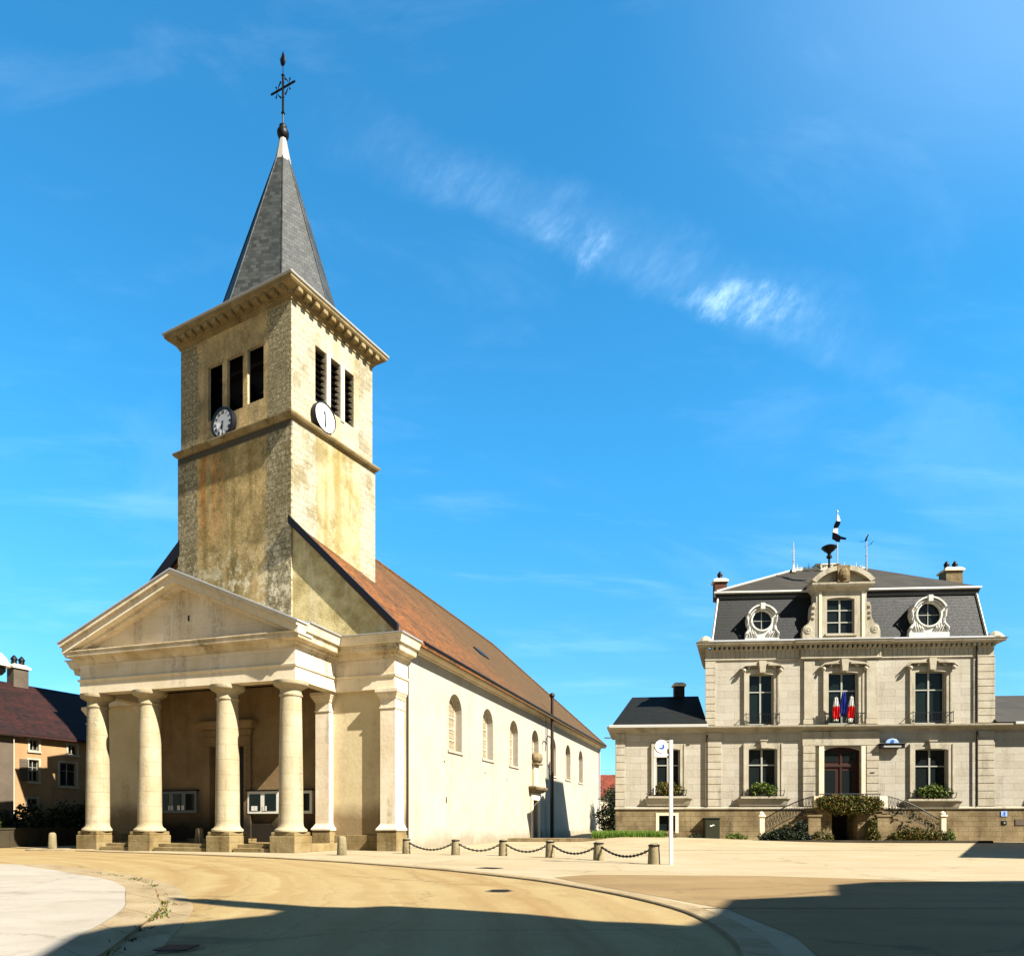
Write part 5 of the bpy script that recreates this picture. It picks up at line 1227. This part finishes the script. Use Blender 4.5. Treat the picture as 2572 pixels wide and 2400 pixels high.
# sign post with crescent logo
sp_ = empty('bus_stop_sign', (4.2,19.1,0), 0); tag(sp_, 'tall white post with a round crescent-logo sign standing on the square', 'sign post')
mb = MB(); mb.box(-.035,.055,-.045,.045,-.05,3.3); mb.build('post', M['whiteframe'], sp_, bevel=.008)
mb = MB(); mb.box(-.44,-.10,-.03,.03,2.84,3.12); mb.box(-.10,-.034,-.02,.02,2.88,2.93); mb.build('sign_panel', M['whiteframe'], sp_, bevel=.008)
mb = MB(); P = [(-.25+.16*cos(2*pi*i/32)*1.05, 3.13+.17*sin(2*pi*i/32)) for i in range(32)]; mb.prism(P, xz, -.045, .045); mb.build('sign_disc', M['clockwhite'], sp_, bevel=.006)
mb = MB(); o_ = [(-.24+.075*cos(t_), 3.12+.07*sin(t_)) for t_ in [radians(-150+200*i/12) for i in range(13)]]; i_ = [(-.27+.055*cos(t_), 3.14+.05*sin(t_)) for t_ in [radians(48-195*i/12) for i in range(13)]]
mb.prism(o_+i_, xz, -.052, -.046); mb.build('crescent_logo', M['bluepaint'], sp_)
mb = MB(); mb.box(-.44,-.41,-.015,.015,1.85,2.85); mb.box(-.075,-.04,-.02,.02,2.2,2.62); mb.build('bracket', M['whiteframe'], sp_, bevel=.004)
# tall service pole against the nave
X_, Y_, _ = C2W(2.75,27.0); up_ = empty('service_pole', (X_,Y_,0), -A); tag(up_, 'tall brown service pole with a small bracket standing against the nave', 'pole')
mb = MB(); mb.tube([(0,0,-.1),(0,0,4.6),(0,0,10.1)], [.14,.12,.10], 10); mb.build('shaft', M['pipe'], up_, smooth=50)
mb = MB(); mb.lathe([(.12,10.0),(.2,10.15),(.18,10.28),(.04,10.36)], (0,0,0), 10); mb.build('cap', M['pipe'], up_)
mb = MB(); mb.tube([(0,0,7.1),(-.05,-.9,7.2),(-.1,-1.3,6.9),(-.12,-1.35,6.1)], [.05,.04,.04,.03], 6); mb.tube([(-.12,-1.3,6.9),(-.12,-1.3,8.5)], .02, 5); mb.build('bracket', M['pipe'], up_)
# street lamps
lp = empty('street_lamp', (-13.72,19.2,0)); tag(lp, 'street lamp with a white dome at the left picture edge', 'street lamp')
mb = MB(); mb.tube([(-.35,0,-.1),(-.35,0,5.3)], .05, 8); mb.tube([(-.35,0,5.3),(-.2,0,5.5),(0,0,5.4)], .03, 6); mb.build('post', M['whiteframe'], lp)
mb = MB(); mb.lathe([(.3,5.28),(.29,5.36),(.22,5.5),(.12,5.62),(.02,5.68)], (0,0,0), 16); mb.build('lamp_head', M['whiteframe'], lp, smooth=50)
mb = MB(); mb.lathe([(.12,5.05),(.2,5.15),(.2,5.27),(.1,5.275)], (0,0,0), 12); mb.build('lamp_glass', M['darkmetal'], lp, smooth=40)
lp = empty('street_lamp', (9.95,73,0)); tag(lp, 'far street lamp arm showing past the end of the nave roof', 'street lamp')
mb = MB(); mb.tube([(.9,0,-.2),(.9,0,9.4),(.8,0,9.6),(-.1,0,9.75)], .05, 6); mb.build('post', M['whiteframe'], lp); mb = MB(); mb.box(-.6,.15,-.12,.12,9.68,9.78); mb.build('lamp_head', M['greywall'], lp, bevel=.02)
# covers in the road
def cover(x, y, r, z, label):
    r_ = empty('manhole_cover', (x,y,z)); tag(r_, label, 'manhole cover')
    mb = MB(); mb.lathe([(r,-.01),(r,.006)], (0,0,0), 24); mb.build('frame', M['kerb'], r_)
    mb = MB(); mb.lathe([(r*.8,.0),(r*.8,.010)], (0,0,0), 24)
    for i in range(-3,4): mb.box(-r*.6, r*.6, i*r*.18-.012, i*r*.18+.012, .0105, .016)
    mb.build('lid', M['darkmetal'], r_)
cover(-.2,11.9,.24,-.022,'round iron cover in the sunlit road'); cover(-3.0,6.45,.24,-.022,'round iron cover in the shaded foreground')
mb = MB(); mb.box(-.28,.28,-.2,.2,-.01,.006)
for i in range(7): mb.box(-.24+i*.075,-.2+i*.075,-.17,.17,.0065,.012)
o = mb.build('drain_grate', M['darkmetal']); o.location = (-.55,17.6,.0); o.rotation_euler.z = -.6; tag(o, 'flat iron grate on the pavement behind the kerb', 'grate')
plant('dry_shrub', (-13.65,17.6,0), [(0,0,.14,.3,.3,.12)], 260, .05, M['autumn'], 'dry orange tuft at the left edge of the island', 'plant', 61, None, 0)
wd = MB(); rnd = random.Random(4)
for j in range(26):
    p_ = Vector(ILB[14+int(rnd.random()*30)]); 
    for _ in range(16):
        x_ = p_.x+rnd.gauss(0,.05)+.03; y_ = p_.y+rnd.gauss(0,.12); h0 = rnd.uniform(.02,.06); a_ = rnd.uniform(0,6.3); wd.poly([(x_-cos(a_)*.012,y_-sin(a_)*.012,-.018),(x_+cos(a_)*.012,y_+sin(a_)*.012,-.018),(x_+rnd.gauss(0,.03),y_+rnd.gauss(0,.03),-.018+h0)])
o = build_leaves(wd, 'kerb_weeds', M['autumn']); tag(o, 'dry weeds growing in the joint along the island kerb', 'weeds', kind='stuff')

S3 = Vector((.822,-.568,.90))
# ------------------------------------------------------------------ buildings outside the picture whose shade falls on the square
def block(name, pts, h, label, mat):
    r_ = empty(name, (pts[0][0],pts[0][1],0)); tag(r_, label, 'building')
    Q = [(p[0]-pts[0][0], p[1]-pts[0][1]) for p in pts]
    mb = MB(); mb.prism(Q, lambda a,b_,z: (a,b_,z), -.3, h-.3); mb.build('wall', mat, r_)
    mb = MB(); mb.sweep(Q if sum((Q[i][0]*Q[(i+1)%len(Q)][1]-Q[(i+1)%len(Q)][0]*Q[i][1]) for i in range(len(Q))) > 0 else Q[::-1], [(-.3,h-.3),(.05,h-.3),(.12,h-.15),(.12,h),(-.3,h)], True); mb.build('cornice', M['trim'], r_)
    mb = MB()
    for i in range(len(Q)):
        a_ = Vector(Q[i]); b_ = Vector(Q[(i+1) % len(Q)]); L = (b_-a_).length; d_ = (b_-a_)/L; n_ = Vector((d_.y,-d_.x))
        for s in (1,-1):
            k_ = 1.6
            while k_ < L-1.5:
                for z_ in (1.0,4.0):
                    if z_+1.6 < h-.6:
                        c_ = a_+d_*k_; mb.obox((c_.x+n_.x*.01*s, c_.y+n_.y*.01*s, z_+.8), (d_.x*.5,d_.y*.5,0), (n_.x*.01,n_.y*.01,0), (0,0,.8))
                k_ += 2.8
    mb.build('window', M['glass'], r_)
OFFX, OFFY = S3.x/S3.z, S3.y/S3.z       # metres the edge stands off its shadow, per metre of height
SHADE = [(x*(.959 if dz else 1)+OFFX*(12+dz/2), y*(.959 if dz else 1)+OFFY*(12+dz/2)) for x, y, dz in ((-3.6,5.4,0),(-4.15,7.0,0),(-4.35,7.85,.1),(-3.02,9.15,.1),(-3.0,9.9,.1),(-5.05,10.98,.1),(-5.1,11.06,.1),(-3.0,10.05,.1),(-2.2,9.9,.1),(-1.78,10.1,.1),(-.94,9.76,.1),(.08,9.22,.1),(.9,8.53,.1),(1.52,8.36,.1),(2.0,8.1,.1),(2.45,8.5,0),(3.19,10.25,0),(5.0,10.9,0),(5.8,12.74,0),(6.73,13.33,0),(9.7,13.65,0),(26,14.0,0))]+[(38,-24),(8,-24)]
block('corner_building', SHADE, 12.0, 'tall rendered house behind the camera to the right', M['wing'])
block('side_building', [(14.5+OFFX*7,23.2+OFFY*7),(27.2+OFFX*7,42+OFFY*7),(44,31),(15.8+OFFX*7+10,22.3+OFFY*7)], 7.0, 'rendered house off to the right of the square', M['wing'])

# ------------------------------------------------------------------ light, sky, camera
S = Vector((.822,-.568,.90)).normalized()
EL = math.asin(S.z); AZ = atan2(S.x, S.y)      # azimuth from +Y towards +X
sun = bpy.data.lights.new('sun', 'SUN'); sun.energy = 5.0; sun.angle = radians(.5); sun.color = (1,.945,.84)
so = bpy.data.objects.new('sun', sun); COL.objects.link(so); so.rotation_euler = S.to_track_quat('Z', 'Y').to_euler(); so.location = (30,-30,40)
w = bpy.data.worlds.new('World'); scn.world = w; w.use_nodes = True
nt = w.node_tree; N = nt.nodes; L = nt.links
bg = N['Background']; sky = N.new('ShaderNodeTexSky'); sky.sky_type = 'NISHITA'; sky.sun_disc = False
sky.sun_elevation = EL; sky.sun_rotation = AZ; sky.air_density = 1.0; sky.dust_density = .15; sky.ozone_density = 2.0; sky.altitude = 200
def mth(op, a, b=None, c=None):
    m = N.new('ShaderNodeMath'); m.operation = op
    for i, x in enumerate((a, b, c)):
        if x is None: continue
        if isinstance(x, (int, float)): m.inputs[i].default_value = x
        else: L.new(x, m.inputs[i])
    return m.outputs[0]
def rmp(v, a, b, c0=0, c1=1):
    r = N.new('ShaderNodeMapRange'); L.new(v, r.inputs[0]); r.interpolation_type = 'SMOOTHSTEP'
    for i, x in enumerate((a, b, c0, c1)): r.inputs[i+1].default_value = x
    return r.outputs[0]
tc = N.new('ShaderNodeTexCoord'); sx = N.new('ShaderNodeSeparateXYZ'); L.new(tc.outputs['Generated'], sx.inputs[0])
yy = mth('MAXIMUM', sx.outputs[1], .05); ga = mth('DIVIDE', sx.outputs[0], yy); gb = mth('DIVIDE', sx.outputs[2], yy)
def nz(sx_, sy_, sc, det=8, rough=.62, dist=0, off=0, shear=0):
    c = N.new('ShaderNodeCombineXYZ'); L.new(mth('ADD', mth('MULTIPLY', ga, sx_), mth('MULTIPLY', gb, shear)), c.inputs[0]); L.new(mth('MULTIPLY', gb, sy_), c.inputs[1]); c.inputs[2].default_value = off
    n = N.new('ShaderNodeTexNoise'); L.new(c.outputs[0], n.inputs['Vector']); n.inputs['Scale'].default_value = sc; n.inputs['Detail'].default_value = det; n.inputs['Roughness'].default_value = rough; n.inputs['Distortion'].default_value = dist
    return n.outputs['Fac']
warp = mth('MULTIPLY', mth('SUBTRACT', nz(1,1,7,8), .5), .12)
line = mth('SUBTRACT', .845, mth('MULTIPLY', ga, .40))
dd = mth('ADD', mth('SUBTRACT', gb, line), warp)
core = mth('MULTIPLY', rmp(dd, -.05, .0), rmp(dd, .10, .0))
along = mth('MULTIPLY', rmp(ga, -.35, .05), rmp(ga, .62, .36))
wis = mth('MULTIPLY', rmp(nz(1.6,1.0,7,12,.7,.12,1.3,-.9), .36, .70), rmp(nz(2.6,1.2,16,8,.7,.1,3.3,-1.6), .2, .62))
def spot(a0, b0, ra, rb):
    u_ = mth('DIVIDE', mth('SUBTRACT', ga, a0), ra); v_ = mth('DIVIDE', mth('ADD', mth('SUBTRACT', gb, b0), mth('MULTIPLY', warp, .5)), rb)
    return rmp(mth('ADD', mth('MULTIPLY', u_, u_), mth('MULTIPLY', v_, v_)), 1.0, 0.0)
boost = mth('ADD', mth('MULTIPLY', spot(.315,.722,.105,.04), 1.15), mth('MULTIPLY', spot(.095,.80,.06,.06), .5))
cl = mth('MULTIPLY', mth('MULTIPLY', core, along), mth('ADD', mth('MULTIPLY', wis, .12), .035))
cl = mth('ADD', cl, mth('MULTIPLY', boost, mth('MULTIPLY', wis, .42)))
veil = mth('MULTIPLY', mth('MULTIPLY', rmp(ga, .1, .75), rmp(gb, .75, 1.15)), .12)
low = mth('MULTIPLY', rmp(nz(.5,2.6,5,8,.6,.3,4.0,1.2), .5, .72), mth('MULTIPLY', rmp(gb, .75, .3), .09))
mid = mth('MULTIPLY', mth('MULTIPLY', rmp(nz(.9,1.5,3,8,.6,.5,7.7,.5), .5, .75), .05), 1.0)
tot = mth('MINIMUM', mth('ADD', mth('ADD', cl, veil), mth('ADD', low, mid)), .85)
front = rmp(sx.outputs[1], .0, .25); tot = mth('MULTIPLY', tot, front)
tint = N.new('ShaderNodeMix'); tint.data_type = 'RGBA'; tint.blend_type = 'MULTIPLY'; tint.inputs[0].default_value = 1; L.new(sky.outputs[0], tint.inputs[6]); tm = N.new('ShaderNodeMix'); tm.data_type = 'RGBA'; L.new(rmp(sx.outputs[2], .02, .5), tm.inputs[0]); tm.inputs[6].default_value = (.46,.88,1.08,1); tm.inputs[7].default_value = (.34,1.36,1.66,1); tb_ = N.new('ShaderNodeMix'); tb_.data_type = 'RGBA'; L.new(rmp(sx.outputs[1], .1, -.25), tb_.inputs[0]); L.new(tm.outputs[2], tb_.inputs[6]); tb_.inputs[7].default_value = (.52,.58,.55,1); L.new(tb_.outputs[2], tint.inputs[7])   # sky behind the camera dimmed and greyed to cut its fill light
zen = rmp(sx.outputs[2], .74, .9, 1, .4)            # overhead sky dimmed on purpose, so less fill light reaches the shadows
mx = N.new('ShaderNodeMix'); mx.data_type = 'RGBA'; L.new(tot, mx.inputs[0]); L.new(tint.outputs[2], mx.inputs[6]); mx.inputs[7].default_value = (7.5,10.0,12.5,1)
zm = N.new('ShaderNodeVectorMath'); zm.operation = 'SCALE'; L.new(mx.outputs[2], zm.inputs[0]); L.new(zen, zm.inputs['Scale'])
L.new(zm.outputs[0], bg.inputs['Color']); bg.inputs['Strength'].default_value = .053

cam = bpy.data.cameras.new('camera'); co = bpy.data.objects.new('camera', cam); COL.objects.link(co); scn.camera = co
co.location = (0,0,1.1); co.rotation_euler = (pi/2,0,0); cam.sensor_width = 36; cam.lens = 36*1811/2572.
cam.shift_y = (2066.2-1200)/2572.; cam.clip_start = .1; cam.clip_end = 6000
scn.view_settings.view_transform = 'Standard'; scn.view_settings.look = 'None'; scn.view_settings.exposure = 1.78; scn.view_settings.gamma = 1
scn.render.engine = 'CYCLES'; scn.cycles.max_bounces = 6
